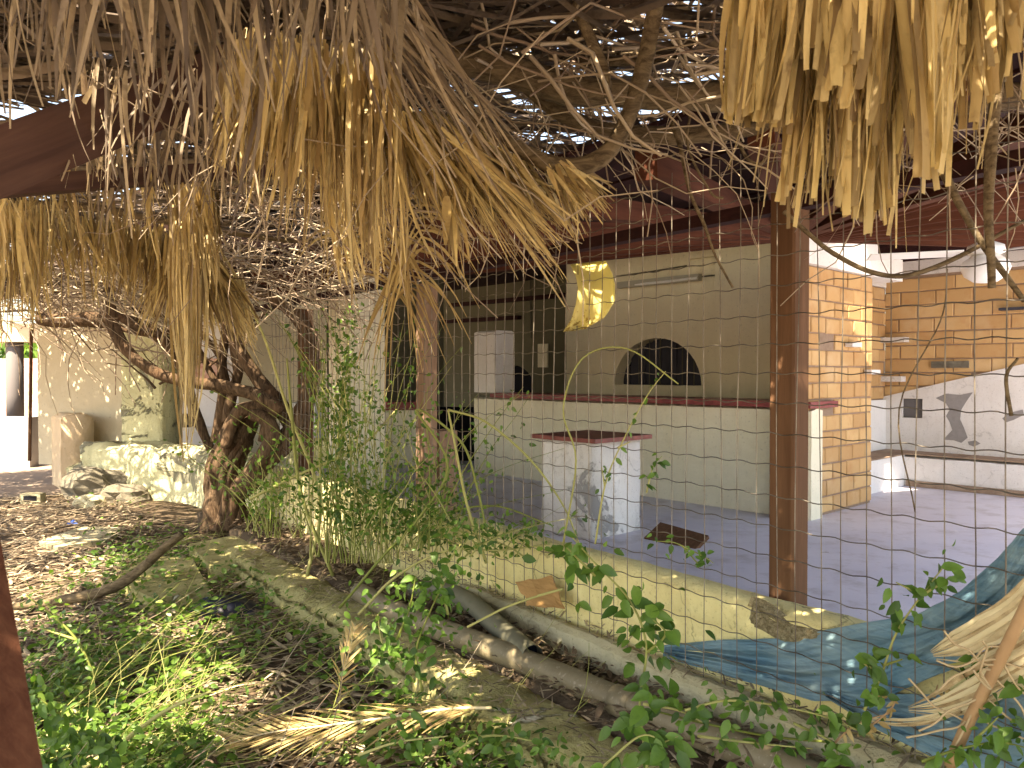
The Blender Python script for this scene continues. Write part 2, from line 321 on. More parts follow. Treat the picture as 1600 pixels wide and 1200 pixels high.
def rough_slab(name, fr, s0, s1, w0, w1, z0, z1, mat, ds=0.08, dz=0.1, amt=0.012, parent=None, topround=0.02, nscale=5):
    """box with all its faces gridded and displaced, edges rounded: an old hand plastered wall or kerb"""
    ns = max(2, int((s1 - s0) / ds)); nz = max(2, int((z1 - z0) / dz)); nw = max(2, int((w1 - w0) / ds))
    prof = [(w0, z0 + (z1 - z0) * i / nz) for i in range(nz + 1)] + [(w0 + (w1 - w0) * i / nw, z1) for i in range(1, nw)] + [(w1, z1 - (z1 - z0) * i / nz) for i in range(nz + 1)]
    V = []; n = len(prof)
    for i in range(ns + 1):
        q = s0 + (s1 - s0) * i / ns
        for (w, z) in prof:
            zz, ww = z, w
            if z > z1 - 1e-6:
                e = min(w - w0, w1 - w)
                zz -= topround * max(0, 1 - e / (topround * 1.5)) ** 2
            p = fr.P(q, ww, zz)
            d = Vector(mnoise.noise_vector(p * nscale)) * amt + Vector(mnoise.noise_vector(p * nscale * 3.3)) * amt * 0.45
            if amt > .015: d -= Vector((0, 0, 1)) * abs(mnoise.noise(p * 14)) * amt * 1.2
            V.append(p + d)
    Fc = [(i * n + k, (i + 1) * n + k, (i + 1) * n + k + 1, i * n + k + 1) for i in range(ns) for k in range(n - 1)]
    Fc.append(tuple(range(n))); Fc.append(tuple(ns * n + k for k in reversed(range(n))))
    me = mkmesh(name, V, Fc, mat, smooth=amt > .009); o = link(name, me)
    if parent: localize(o, parent)
    return o
# ribbons: Bezier centre lines, V-shaped section
def ribbons(P0, P1, P2, W, side, segs=6, fold=0.25, taper=0.75, twist=None, tipcut=0.25):
    N = len(P0); t = np.linspace(0, 1, segs + 1)[None, :, None]
    C = (1 - t) ** 2 * P0[:, None] + 2 * t * (1 - t) * P1[:, None] + t ** 2 * P2[:, None]
    T = np.gradient(C, axis=1); T /= np.linalg.norm(T, axis=2, keepdims=True) + 1e-9
    S = side[:, None] - T * (side[:, None] * T).sum(2, keepdims=True); S /= np.linalg.norm(S, axis=2, keepdims=True) + 1e-9
    Nn = np.cross(T, S)
    if twist is not None:
        a = twist[:, None, None] * t; S, Nn = S * np.cos(a) + Nn * np.sin(a), Nn * np.cos(a) - S * np.sin(a)
    w = W[:, None, None] * 0.5 * (1 - taper * np.clip((t - 0.35) / 0.65, 0, 1) ** 1.3) * np.clip(0.45 + t * 4, 0, 1)
    L = C - S * w + Nn * w * fold; Rr = C + S * w + Nn * w * fold
    V = np.stack([L, C, Rr], axis=2).reshape(N, -1, 3)
    k = (segs + 1) * 3; f = []
    for i in range(segs):
        for j in range(2): a = i * 3 + j; f.append((a, a + 1, a + 4, a + 3))
    f = np.array(f)
    Fc = (f[None] + (np.arange(N) * k)[:, None, None]).reshape(-1, 4)
    return V, Fc, k
def npv(v): return np.array(v, dtype=float)
def rndside(N, flat=0.5):
    s = rng.normal(size=(N, 3)); s[:, 2] *= flat; s[:, 0] += np.sign(s[:, 0]) * 0.6; return s / np.linalg.norm(s, axis=1, keepdims=True)

# leaf template: ovate, folded on the midrib
def leaf_template(segs=5, wide=0.44, tipbend=0.18):
    V = []; f = []
    for i in range(segs + 1):
        t = i / segs; w = wide * 1.75 * t ** 0.62 * (1 - t) ** 0.95 if 0 < t < 1 else 0.0
        z = -tipbend * t * t
        V += [(-w, t, z + w * 0.3), (0, t, z), (w, t, z + w * 0.3)]
    for i in range(segs):
        a = i * 3; f += [(a, a + 1, a + 4, a + 3), (a + 1, a + 2, a + 5, a + 4)]
    return np.array(V), np.array(f)
LV, LF = leaf_template()
LVn, LFn = leaf_template(3, 0.2, 0.3)
def leaves_arrays(P, D, Nrm, L, tv=LV, tf=LF):
    D = D / (np.linalg.norm(D, axis=1, keepdims=True) + 1e-9)
    X = np.cross(D, Nrm); X /= np.linalg.norm(X, axis=1, keepdims=True) + 1e-9; Z = np.cross(X, D)
    V = P[:, None] + (tv[None, :, 0:1] * X[:, None] + tv[None, :, 1:2] * D[:, None] + tv[None, :, 2:3] * Z[:, None]) * L[:, None, None]
    N = len(P); Fc = (tf[None] + (np.arange(N) * len(tv))[:, None, None]).reshape(-1, 4)
    return V.reshape(-1, 3), Fc
def leaf_obj(name, P, D, L, mat, parent=None, tv=LV, tf=LF, up=0.8, tint=None):
    P = np.asarray(P, float); N = len(P); D = np.asarray(D, float); L = np.asarray(L, float)
    Nrm = rng.normal(size=(N, 3)) * 0.5; Nrm[:, 2] += up; Nrm[:, 1] -= 0.25
    V, Fc = leaves_arrays(P, D, Nrm, L, tv, tf)
    t = np.repeat(rng.random(N) if tint is None else tint, len(tv))
    o = link(name, mkmesh(name, V, Fc, mat, t, True))
    if parent: localize(o, parent)
    return o

# ================================================================== GROUND AND HOUSE FLOOR
nx, ny = 150, 150
gx = np.concatenate([np.linspace(-300, -16, 12), np.linspace(-15, 10, 130), np.linspace(11, 300, 12)])
gy = np.concatenate([np.linspace(-300, -6, 12), np.linspace(-5, 18, 130), np.linspace(19, 300, 12)])
V = [(x, y, gz(x, y)) for y in gy for x in gx]; nx = len(gx)
Fc = np.array([(j * nx + i, j * nx + i + 1, (j + 1) * nx + i + 1, (j + 1) * nx + i) for j in range(len(gy) - 1) for i in range(nx - 1)])
tag(link('ground', mkmesh('ground', V, Fc, 'dust', smooth=True)), kind='structure')
def patch(name, fn, x0, x1, y0, y1, step, mat, h=0.006, amp=0.02):
    xs = np.arange(x0, x1, step); ys = np.arange(y0, y1, step); V = []; idx = {}; Fc = []
    for j, y in enumerate(ys):
        for i, x in enumerate(xs):
            if fn(x, y): idx[(i, j)] = len(V); V.append((x, y, gz(x, y) + h + amp * (0.5 + 0.5 * mnoise.noise(Vector((x * 7, y * 7, 5))))))
    for (i, j) in idx:
        q = [(i, j), (i + 1, j), (i + 1, j + 1), (i, j + 1)]
        if all(k in idx for k in q): Fc.append(tuple(idx[k] for k in q))
    return link(name, mkmesh(name, V, Fc, mat, smooth=True))
def soilfn(x, y):
    q, w = F.sw(Vector((x, y, 0))); return w < 2.25 and y < 8.8 + 0.6 * mnoise.noise(Vector((x, y, 0))) and (x > -6.2 + 0.5 * mnoise.noise(Vector((x, y, 9))))
tag(patch('leafy_soil', soilfn, -6.6, 4.0, 0.2, 9.6, 0.06, 'soil'), kind='structure')
mb = MB()   # screed floor sheet of the terrace, two thin slabs with a shallow step
fl = [F.P(-3, 2.5, 0), F.P(7.6, 2.5, 0), Vector((-4.2, 12, 0)), Vector((-4.0, 17, 0)), Vector((14, 12, 0)), Vector((9, -3, 0))]
mb.add([(p.x, p.y, -0.03) for p in fl] + [(p.x, p.y, 0.0) for p in fl], [tuple(range(6, 12))[::-1], tuple(range(6, 12))] + [(i, (i + 1) % 6, (i + 1) % 6 + 6, i + 6) for i in range(6)])
mb.f.pop(0)
tag(mb.build('terrace_floor', 'floor'), kind='structure')

# ================================================================== LOW WALL, STRIP, KERB, SOIL BED
WZ = 0.55
o = rough_slab('low_wall', F, -2.0, 7.0, 2.32, 2.48, -0.05, WZ, 'low_wall', ds=0.05, dz=0.05, amt=0.010)
tag(o, 'low yellow plaster wall with crumbled patches running under the wire fence', 'wall')
# crumbled patch of exposed rubble in the wall face
pc = F.on(1235, 985, 2.315)
def rubble_patch():
    s_, w_ = F.sw(pc); V = []; n = 22; m_ = 10
    for j in range(m_ + 1):
        for i in range(n + 1):
            a = i / n; b = j / m_
            ds = 0.22 * (a - 0.5) * 2 * (1 - 0.25 * b); z = pc.z - 0.055 + 0.13 * b * (1 - 0.45 * a) + 0.01 * math.sin(a * 9)
            e = min(a, 1 - a, b, 1 - b) * 6
            e = e * (1.0 + 1.2 * mnoise.noise(Vector((a * 5, b * 4, 1)))) - .25
            p = F.P(s_ - ds, 2.328 - 0.022 * max(0, min(1, e)) , z)
            V.append(p + Vector(mnoise.noise_vector(p * 38)) * 0.010 * min(1, e))
    Fc = [(j * (n + 1) + i, j * (n + 1) + i + 1, (j + 1) * (n + 1) + i + 1, (j + 1) * (n + 1) + i) for j in range(m_) for i in range(n)]
    return V, Fc
V, Fc = rubble_patch()
mm = M('rubble', 0.95, 0.1); mm.color(mm.mix(mm.ramp(mm.noise(70, 5, 0.8), 0.35, 0.7), (0.16, 0.13, 0.07), (0.48, 0.42, 0.26))).bump(mm.noise(90, 5), 1.0, 0.02); MT['rubble'] = mm.m
localize(link('rubble_patch', mkmesh('rubble_patch', V, Fc, 'rubble')), o)
o = rough_slab('concrete_ledge', F, -2.0, 3.4, 2.20, 2.30, 0.0, 0.245, 'strip', ds=0.03, dz=0.035, amt=0.009, nscale=11)
tag(o, 'narrow pale concrete ledge at the foot of the fence', 'ledge')
o = rough_slab('kerb', F, -2.0, 5.6, 1.62, 1.93, -0.12, 0.115, 'kerb', ds=0.03, dz=0.03, amt=0.020, topround=0.05, nscale=7)
tag(o, 'mossy concrete kerb below the grey pipe', 'kerb')
o = rough_slab('soil_bed', F, -2.0, 7.2, 1.90, 2.33, -0.1, 0.13, 'soil', ds=0.05, dz=0.1, amt=0.03); tag(o, kind='structure')

# left end of the low wall: two bent pieces, bulky and weathered
def wallpiece(a, b, th, z0, z1, mat, name, label, cat='wall', amt=0.03, back=True):
    a = Vector((a[0], a[1], 0)); b = Vector((b[0], b[1], 0)); d = (b - a).normalized(); n = Vector((d.y, -d.x, 0))
    fr = Frame(0); fr.d = d; fr.n = -n if back else n
    s0, w0 = a.dot(fr.d), a.dot(fr.n)
    o = rough_slab(name, fr, s0, s0 + (b - a).length, w0, w0 + th, z0, z1, mat, ds=0.06, dz=0.06, amt=amt, topround=0.05)
    tag(o, label, cat); return o
wallpiece((-2.36, 6.95), (-3.40, 8.15), 0.45, -0.1, 0.56, 'old_wall', 'low_wall', 'weathered end of the low wall behind the twisted vine trunk', back=False)
wallpiece((-3.38, 8.15), (-5.05, 9.0), 0.5, -0.1, 0.55, 'old_wall', 'low_wall', 'bulging yellow-green low wall with cracks behind the rock pile', back=False, amt=0.05)
wallpiece((-4.95, 8.98), (-5.42, 9.25), 0.5, -0.1, 0.30, 'old_wall', 'wall_step', 'low grey rubble step left of the bulging wall', 'step', back=False, amt=0.05)
wallpiece((-5.38, 9.15), (-5.85, 9.75), 0.35, -0.1, 0.86, 'orange_wall', 'wall_end', 'ochre lit wall end with broken plaster at far left', back=False, amt=0.012)
wallpiece((-4.78, 9.62), (-6.02, 9.75), 0.3, 0.2, 2.35, 'panel', 'plaster_wall', 'smooth buff plastered wall behind the arching vine branch', back=False, amt=0.006)
wallpiece((-4.12, 9.05), (-4.64, 9.12), 0.42, 0.3, 2.4, 'old_wall', 'plaster_column', 'yellow-green plastered column with eroded foot', 'column', back=False, amt=0.015)
mm = M('grey_limewash', 0.9, 0.1); mm.color(mm.mix(mm.noise(6, 5), (0.30, 0.29, 0.29), (0.42, 0.41, 0.40))); MT['colcem'] = mm.m  # even grey, lowered so the wall does not burn out
# far left yard: white low wall, dark column, cream lintel, planting
def pbox(px0, px1, py0, py1, Y, th, mat, name, label, cat, smooth=False):
    a = atY(px0, py1, Y); b = atY(px1, py0, Y); mb = MB(); mb.box(a.x, b.x, Y, Y + th, a.z, b.z); return tag(mb.build(name, mat), label, cat)
pbox(-260, 46, 652, 770, 11.5, 0.25, 'colcem', 'yard_wall', 'white low wall in the sun at the far left edge', 'wall')
a = atY(24, 645, 12.4); mb = MB(); mb.tube([(a.x, a.y, 0.6), (a.x, a.y, 1.0), (a.x, a.y, 1.93)], 0.125, 14); tag(mb.build('round_column', 'colgrey', smooth=True), 'dark grey round column standing behind the white yard wall', 'column')
pbox(-300, 62, 505, 534, 12.2, 0.4, 'orange_wall', 'lintel', 'cream lintel beam above the dark round column', 'beam')
pbox(-200, 60, 560, 650, 20, 0.3, 'pink', 'garden_wall', 'red-brown wall far behind the round column', 'wall')
mb = MB(); mb.tube([atY(46, 720, 10.6), atY(48, 600, 10.6), atY(49, 510, 10.6)], 0.022, 6); tag(mb.build('iron_pole', 'post'), 'thin rusty iron pole left of the buff wall', 'pole')
g = np.random.default_rng(77); hp = np.array([tuple(atY(g.uniform(-260, 80), g.uniform(525, 610), g.uniform(21, 24))) for _ in range(2600)])
tag(leaf_obj('garden_foliage', hp, g.normal(0, 1, (2600, 3)), g.uniform(.12, .35, 2600), 'leaf', up=.4), kind='stuff')
# bright yard seen through the gap
pbox(255, 402, 440, 690, 16, 0.3, 'white', 'courtyard_wall', 'bright white courtyard wall seen through the gap behind the vine', 'wall')
pbox(293, 346, 560, 606, 15.9, 0.06, 'pink', 'terracotta_panel', 'speckled terracotta panel on the bright courtyard wall', 'panel')
pbox(272, 292, 648, 668, 11, 0.3, 'shutter', 'storage_box', 'small blue-grey box in the gap behind the hanging tuft', 'box')
pbox(240, 400, 668, 740, 12, 0.2, 'white', 'yard_wall', 'white low wall seen through the gap behind the vine trunk', 'wall')

# ================================================================== HOUSE
# left inner walls, in the same way as everything: boxes where they stand
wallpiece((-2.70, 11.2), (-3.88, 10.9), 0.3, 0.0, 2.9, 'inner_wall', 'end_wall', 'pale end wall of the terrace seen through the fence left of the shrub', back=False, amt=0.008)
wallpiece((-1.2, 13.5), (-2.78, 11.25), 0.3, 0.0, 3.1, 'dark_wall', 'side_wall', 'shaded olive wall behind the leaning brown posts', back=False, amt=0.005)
pbox(438, 492, 630, 700, 9.6, 0.4, 'white', 'plinth', 'white plinth behind the fence beside the red-brown post', 'plinth')
pbox(445, 600, 690, 730, 9.0, 0.5, 'low_wall', 'bench', 'cream masonry bench behind the shrub', 'bench')
# plaster pillar
a = atY(512, 700, 7.5); b = atY(590, 400, 7.5)
mb = MB(); pc = Vector(((a.x + b.x) / 2, 7.7, 0)); s_, w_ = B.sw(pc); mb.fbox(B, s_ - .2, s_ + .2, w_ - .2, w_ + .2, 0, 2.75)
tag(mb.build('plaster_pillar', 'counter'), 'cream plaster pillar behind the green shrub and hanging frond', 'pillar')

def arch_wall(name, fr, s0, s1, w, z0, z1, sc, sw_, zb, zh, mat, th=0.25, n=18):
    """wall in the plane w between s0..s1 with a half-elliptic opening centred at sc; reveal goes th deep"""
    mb = MB(); P = fr.P
    L, Rr = sc - sw_, sc + sw_
    def q(a, b, c, d): mb.add([a, b, c, d], [(0, 1, 2, 3)])
    q(P(s0, w, z0), P(L, w, z0), P(L, w, z1), P(s0, w, z1)); q(P(Rr, w, z0), P(s1, w, z0), P(s1, w, z1), P(Rr, w, z1)); q(P(L, w, z0), P(Rr, w, z0), P(Rr, w, zb), P(L, w, zb))
    pts = [(sc - sw_ * math.cos(math.pi * i / n), zb + zh * math.sin(math.pi * i / n)) for i in range(n + 1)]
    for (a, za), (b, zb_) in zip(pts[:-1], pts[1:]):
        q(P(a, w, za), P(b, w, zb_), P(b, w, z1), P(a, w, z1)); q(P(a, w, za), P(a, w + th, za), P(b, w + th, zb_), P(b, w, zb_))
    q(P(L, w, zb), P(Rr, w, zb), P(Rr, w + th, zb), P(L, w + th, zb))
    q(P(s0, w, z0), P(s0, w, z1), P(s0, w + th, z1), P(s0, w + th, z0)); q(P(s1, w, z1), P(s1, w, z0), P(s1, w + th, z0), P(s1, w + th, z1))
    q(P(s0, w, z1), P(s1, w, z1), P(s1, w + th, z1), P(s0, w + th, z1))
    return mb.build(name, mat)
WB = 8.5
def sB(px, py, w): return F and B.sw(B.on(px, py, w))[0]
def zB(px, py, w): return B.on(px, py, w).z
s_l, s_r = sB(885, 500, WB), sB(1140, 500, WB)
sc = (sB(960, 600, WB) + sB(1096, 600, WB)) / 2; sw_ = (sB(960, 600, WB) - sB(1096, 600, WB)) / 2
zb = zB(1027, 602, WB); zh = zB(1027, 528, WB) - zb
bar = empty('bar_back_wall', B.P(sc, WB, 0), 'cream wall with a half-round barred window behind the bar counter', 'wall')
o = arch_wall('wall', B, s_r, s_l, WB, 0, 3.3, sc, sw_, zb, zh, 'inner_wall'); localize(o, bar)
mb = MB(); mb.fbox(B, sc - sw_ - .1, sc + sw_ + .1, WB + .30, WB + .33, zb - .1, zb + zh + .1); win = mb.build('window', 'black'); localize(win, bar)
nb = 11
for i in range(nb):
    q = sc - sw_ + 2 * sw_ * (i + .5) / nb; h = zh * math.sqrt(max(0.02, 1 - ((q - sc) / sw_) ** 2))
    mb = MB(); mb.fbox(B, q - sw_ / nb * .93, q + sw_ / nb * .93, WB + .2 + .01 * (i % 2), WB + .225 + .01 * (i % 2), zb + .005, zb + h); o = mb.build('board', 'shutter'); o.parent = win
for i in range(1, 8):
    q = sc - sw_ + 2 * sw_ * i / 8; h = zh * math.sqrt(max(0.02, 1 - ((q - sc) / sw_) ** 2))
    mb = MB(); mb.tube([B.P(q, WB + .1, zb), B.P(q, WB + .1, zb + h)], .008, 6); o = mb.build('bar', 'cable'); o.parent = win
mb = MB(); mb.fbox(B, sc - sw_ - .05, sc + sw_ + .05, WB - .035, WB - .003, zb - .05, zb - .003); o = mb.build('sill', 'inner_wall'); localize(o, bar)
# pilaster and beam on the right of it
s_p1 = sB(1284, 500, 8.15)
mb = MB(); mb.fbox(B, s_p1, s_r + .02, 8.2, 8.49, 0, 3.3); tag(mb.build('pilaster', 'inner_wall'), 'wide cream pilaster right of the arched window, behind the main post', 'pilaster')
mb = MB()
for i, (y0, y1) in enumerate(((402, 386), (413, 397))):
    a = B.on(1075, y0, 8.46); b = B.on(1136, y1 - 2, 8.46); s0, s1 = B.sw(b)[0], B.sw(a)[0]; mb.fbox(B, s0, s1, 8.44, 8.497, a.z - .03, a.z + .03)
tag(mb.build('vent_ledges', 'inner_wall'), 'two short plaster ledges high on the wall beside the pilaster', 'ledge')
a = B.on(967, 446, 8.42); b = B.on(1094, 433, 8.42)
lampo = empty('strip_light', (a + b) / 2, 'unlit fluorescent strip light above the arched window', 'light')
mb = MB(); mb.beam(a, b, .08, .085); o = mb.build('housing', 'fixture'); localize(o, lampo)
mb = MB(); mb.tube([a + Vector((0.05, -.07, -.02)), b + Vector((-.05, -.07, -.02))], .018, 8); o = mb.build('tube', 'fan'); localize(o, lampo)
def cable(name, pts, w, r, label):
    mb = MB(); mb.tube([B.on(x, y, w) for x, y in pts], r, 6); tag(mb.build(name, 'cable'), label, 'cable')
cable('cable', [(962, 432), (1020, 424), (1080, 414), (1138, 407)], 8.47, .012, 'cable run above the strip light on the cream wall')
cable('cable', [(1097, 432), (1138, 428)], 8.47, .011, 'short cable leaving the right end of the strip light')
# recessed darker wall with second arch
WC = 9.7
s0c, s1c = sB(890, 500, WC) - 0.6, sB(600, 520, WC)
sc2 = sB(800, 600, WC); sw2 = abs(sB(838, 600, WC) - sc2)
zb2 = zB(815, 617, WC); zh2 = zB(810, 570, WC) - zb2
bw = empty('recess_wall', B.P(sc2, WC, 0), 'dim olive wall with a small arched opening at the back of the bar', 'wall')
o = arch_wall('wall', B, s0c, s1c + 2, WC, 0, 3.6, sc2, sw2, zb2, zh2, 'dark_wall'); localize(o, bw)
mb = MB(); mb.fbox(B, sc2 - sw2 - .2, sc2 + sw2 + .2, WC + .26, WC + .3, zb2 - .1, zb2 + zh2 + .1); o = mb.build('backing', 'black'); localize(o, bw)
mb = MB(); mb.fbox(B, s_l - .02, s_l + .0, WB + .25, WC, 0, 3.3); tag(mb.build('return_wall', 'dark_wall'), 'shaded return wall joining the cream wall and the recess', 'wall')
def bx(name, px0, px1, py0, py1, w, th, mat, label, cat, slope=0):
    a = B.on(px0, py1, w); b = B.on(px1, py0, w); s0, s1 = B.sw(b)[0], B.sw(a)[0]
    mb = MB(); mb.fbox(B, min(s0, s1), max(s0, s1), w - th, w - .003, min(a.z, b.z), max(a.z, b.z)); return tag(mb.build(name, mat), label, cat)
for i, (x0, y0, x1, y1, lab) in enumerate(((705, 477, 886, 461, 'upper'), (690, 503, 812, 496, 'lower'))):
    a = B.on(x0, y0, WC - .05); b = B.on(x1, y1, WC - .05); mb = MB(); mb.beam(a, b, .12, .07); tag(mb.build('wall_rail', 'deck'), '%s dark timber rail across the dim recess wall' % lab, 'rail')
cable('cable', [(829, 430), (829, 470), (830, 528)], WC - .04, .016, 'dark vertical conduit on the dim recess wall')
bx('notice_board', 842, 857, 537, 574, WC - .02, .03, 'inner_wall', 'small spotted notice on the dim recess wall', 'notice')
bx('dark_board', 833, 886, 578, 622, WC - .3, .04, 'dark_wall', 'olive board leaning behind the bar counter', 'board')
# black panel for the shade inside the bar, plus counter continuation
pbox(655, 752, 636, 750, 11.9, 0.1, 'black', 'bar_shade_panel', 'black panel standing for the shaded bar interior behind the short post', 'opening')
pbox(590, 672, 641, 760, 11.4, 0.4, 'counter', 'bar_counter', 'pale short counter seen left of the second brown post', 'counter')
pbox(586, 676, 628, 641, 11.3, 0.6, 'red', 'counter_top', 'dark red top on the short counter left of the second post', 'counter top')

# main counter
CW = 6.8
sC0 = sB(1268, 640, CW) ; sC1 = sB(741, 640, CW)
cnt = empty('bar_counter', B.P(4.5, CW, 0), 'long cream bar counter with a dark red top below the arched window', 'counter')
o = rough_slab('front', B, sC0, sC1, CW, CW + .22, 0, 1.03, 'counter', ds=.1, dz=.1, amt=.006); localize(o, cnt)
mb = MB(); mb.fbox(B, sC0 - .02, sB(771, 620, CW), CW - .06, CW + .5, 1.035, 1.095); o = mb.build('top', 'red', cnt)
s_c0, s_c1 = sB(773, 560, CW), sB(741, 560, CW)
o = rough_slab('counter_pillar', B, s_c0, s_c1, CW - .001, CW + .36, 1.096, zB(770, 516, CW), 'white', ds=.06, dz=.08, amt=.004, topround=.02)
tag(o, 'white rounded plaster pillar rising from the left end of the bar counter', 'pillar')
# table pillar
tc = onZ(930, 687, .83); s0, w0 = B.sw(tc)
tp = empty('pedestal_table', B.P(s0 + .43, w0 + .42, 0), 'square white pedestal table with a peeling red slab top', 'table')
o = rough_slab('pedestal', B, s0 + .10, s0 + .68, w0 + .08, w0 + .70, 0, .79, 'pedestal', ds=.05, dz=.05, amt=.010, topround=.004); localize(o, tp)
mb = MB(); mb.fbox(B, s0, s0 + .74, w0, w0 + .74, .797, .832); o = mb.build('top', 'red2', tp)
a = onZ(1018, 822, .0); mb = MB(); mb.beam(onZ(1020, 830, .05), onZ(1095, 852, .02), .22, .03, roll=.5); tag(mb.build('loose_board', 'post'), 'dark board lying on the floor beside the pedestal table', 'board')

# ------------------------------------------------------------------ brick pier, bench corner, brick wall
bmesh_cache = {}
def brick_mesh(l, h, t):
    k = (round(l, 3), round(h, 3))
    if k not in bmesh_cache:
        V = []; c = .008
        for y, sx in ((0, c), (t, 0)):
            V += [(-l / 2 + sx, y, -h / 2 + sx), (l / 2 - sx, y, -h / 2 + sx), (l / 2 - sx, y, h / 2 - sx), (-l / 2 + sx, y, h / 2 - sx)]
        V2 = [(-l / 2, .008, -h / 2), (l / 2, .008, -h / 2), (l / 2, .008, h / 2), (-l / 2, .008, h / 2)]
        V = V[:4] + V2 + V[4:]
        f = [(0, 1, 2, 3)] + [(i, i + 4, (i + 1) % 4 + 4, (i + 1) % 4) for i in range(4)] + [(i + 4, i + 8, (i + 1) % 4 + 8, (i + 1) % 4 + 4) for i in range(4)]
        me = mkmesh('brick', V, f, 'brick'); bmesh_cache[k] = me
    return bmesh_cache[k]
def brickwork(parent, p0, along, outward, length, z0, z1, bl, bh, clip=None, skip=()):
    """bricks on the face that starts at p0 and runs along; outward is the face normal"""
    j = .014; ncr = int(round((z1 - z0) / bh)); bh = (z1 - z0) / ncr; cnt_ = 0
    ang = math.atan2(along.y, along.x)
    y_ = Vector((-math.sin(ang), math.cos(ang), 0)); flip = y_.dot(outward) > 0
    for r in range(ncr):
        zc = z0 + (r + .5) * bh; x = -bl * (0.5 if r % 2 else 0) - random.uniform(0, .04)
        while x < length - .02:
            a, b = max(0, x + j / 2), min(length, x + bl - j / 2)
            x += bl * 1.0
            if b - a < .05: continue
            if clip and not clip((a + b) / 2, zc, b): continue
            if (r, int(x / bl)) in skip: continue
            l = round((b - a) / .02) * .02
            o = bpy.data.objects.new('brick', brick_mesh(l, bh - j, .05)); COL.objects.link(o)
            c = p0 + along * ((a + b) / 2) + outward * (random.uniform(.010, .018)); c.z = zc + random.uniform(-.003, .003)
            o.rotation_euler = (random.uniform(-.006, .006), random.uniform(-.008, .008), ang + (math.pi if flip else 0))
            o.location = c; cnt_ += 1
            o.parent = parent; o.matrix_parent_inverse = Matrix.Translation(parent.location).inverted()
    return cnt_
SP = 3.40   # plane of the pier face (s constant, faces -s)
wp0, wp1 = 6.74, 8.22
zt = 2.36
pier = empty('brick_pier', B.P(SP, 6.74, 0), 'sunlit orange clay brick pier right of the main post', 'pier')
mb = MB(); mb.fbox(B, SP + .0, SP + .28, wp0, wp1, 0, zt); mb.build('mortar_core', 'mortar', pier)
nbr = brickwork(pier, B.P(SP, wp0 + .02, 0), B.n, -B.d, wp1 - wp0 - .02, .02, zt, .30, .158, skip={(10, 1), (6, 1)})
mb = MB(); mb.fbox(B, SP - .06, SP + .3, wp0 - .04, wp1 + .02, zt + .003, 2.95); mb.fbox(B, SP - .02, SP + .3, wp1 + .025, 9.0, zt + .02, 2.62)
tag(mb.build('pier_capital', 'white'), 'white plaster block on top of the brick pier', 'capital')
mb = MB(); mb.fbox(B, SP - .075, SP - .063, 6.95, 7.2, 2.68, 2.78); tag(mb.build('junction_box', 'fixture'), 'small vent plate on the white block above the pier', 'plate')
mb = MB(); mb.fbox(B, SP + .02, SP + .26, wp0 - .10, wp0 - .005, 0, 1.0); tag(mb.build('plaster_stub', 'white'), 'white plastered stub between the counter end and the brick pier', 'stub')
# recessed side wall beyond the pier (s = 3.66)
SR = 4.05; WBk = 10.22
side = empty('brick_side_wall', B.P(SR, 9, 0), 'short orange brick wall between the pier and the back corner', 'wall')
mb = MB(); mb.fbox(B, SR, SR + .2, wp1 - .4, WBk, 0, 2.45); mb.build('mortar_core', 'mortar', side)
brickwork(side, B.P(SR, wp1 - .35, 0), B.n, -B.d, WBk - wp1 + .33, 1.03, 2.45, .33, .158)
mb = MB(); mb.fbox(B, SR - .04, SR - .003, wp1 - .3, WBk - .003, .36, 1.02); mb.build('plaster', 'white', side)
mb = MB(); mb.fbox(B, SR - .02, SR + .2, wp1 + .2, WBk, 2.453, 3.2); mb.build('band', 'white', side)
# bench
bn = empty('masonry_bench', B.P(SR, 9.8, 0), 'whitewashed masonry bench wrapping the back corner', 'bench')
o = rough_slab('seat', B, .9, SR - .01, 9.77, WBk - .045, 0, .37, 'white_worn', ds=.12, dz=.1, amt=.006); localize(o, bn)
mb = MB(); mb.fbox(B, SR - .42, SR - .043, wp1 + .003, 9.765, 0, .37); mb.build('side_seat', 'white', bn)
mm = M('worn_brown_render', 0.9, 0.15); mm.color(mm.mix(mm.ramp(mm.noise(5, 6, .7), .35, .7), (0.34, 0.25, 0.18), (0.20, 0.13, 0.09))).bump(mm.noise(30, 5), .5, .01); MT['brownrender'] = mm.m
mb = MB(); mb.fbox(B, .9, SR - .45, 9.735, 9.755, .003, .075); mb.build('skirting', 'brownrender', bn)
mb = MB(); mb.fbox(B, .9, SR - .05, 9.76, WBk - .06, .378, .392); mb.build('seat_top', 'brownrender', bn)
mb = MB(); mb.fbox(B, SR - .43, SR - .045, wp1 + .003, 9.755, .374, .388); mb.build('side_seat_top', 'brownrender', bn)
# back wall: bricks above a sloping plaster parapet
bk = empty('brick_back_wall', B.P(2, WBk, 0), 'orange brick back wall above a sloping white plaster dado', 'wall')
mb = MB(); mb.fbox(B, .9, SR - .003, WBk, WBk + .25, 0, 3.2); mb.build('mortar_core', 'mortar', bk)
zs0 = B.on(1392, 620, WBk).z; zs1 = B.on(1600, 569, WBk).z; sE = sB(1600, 570, WBk)
def zslope(q): return zs0 + (zs1 - zs0) * (SR - q) / (SR - sE)
brickwork(bk, B.P(SR, WBk, 0), -B.d, -B.n, SR - .9, 1.03, 2.55, .41, .168, clip=lambda x, z, xe: z > zslope(SR - x) - .02)
mb = MB(); q0 = SR - .003; n = 24
mb_top = [(q0 - (q0 - .9) * i / n) for i in range(n + 1)]
mb_z = [zslope(q) + .012 * mnoise.noise(Vector((q * 3, 0, 0))) for q in mb_top]
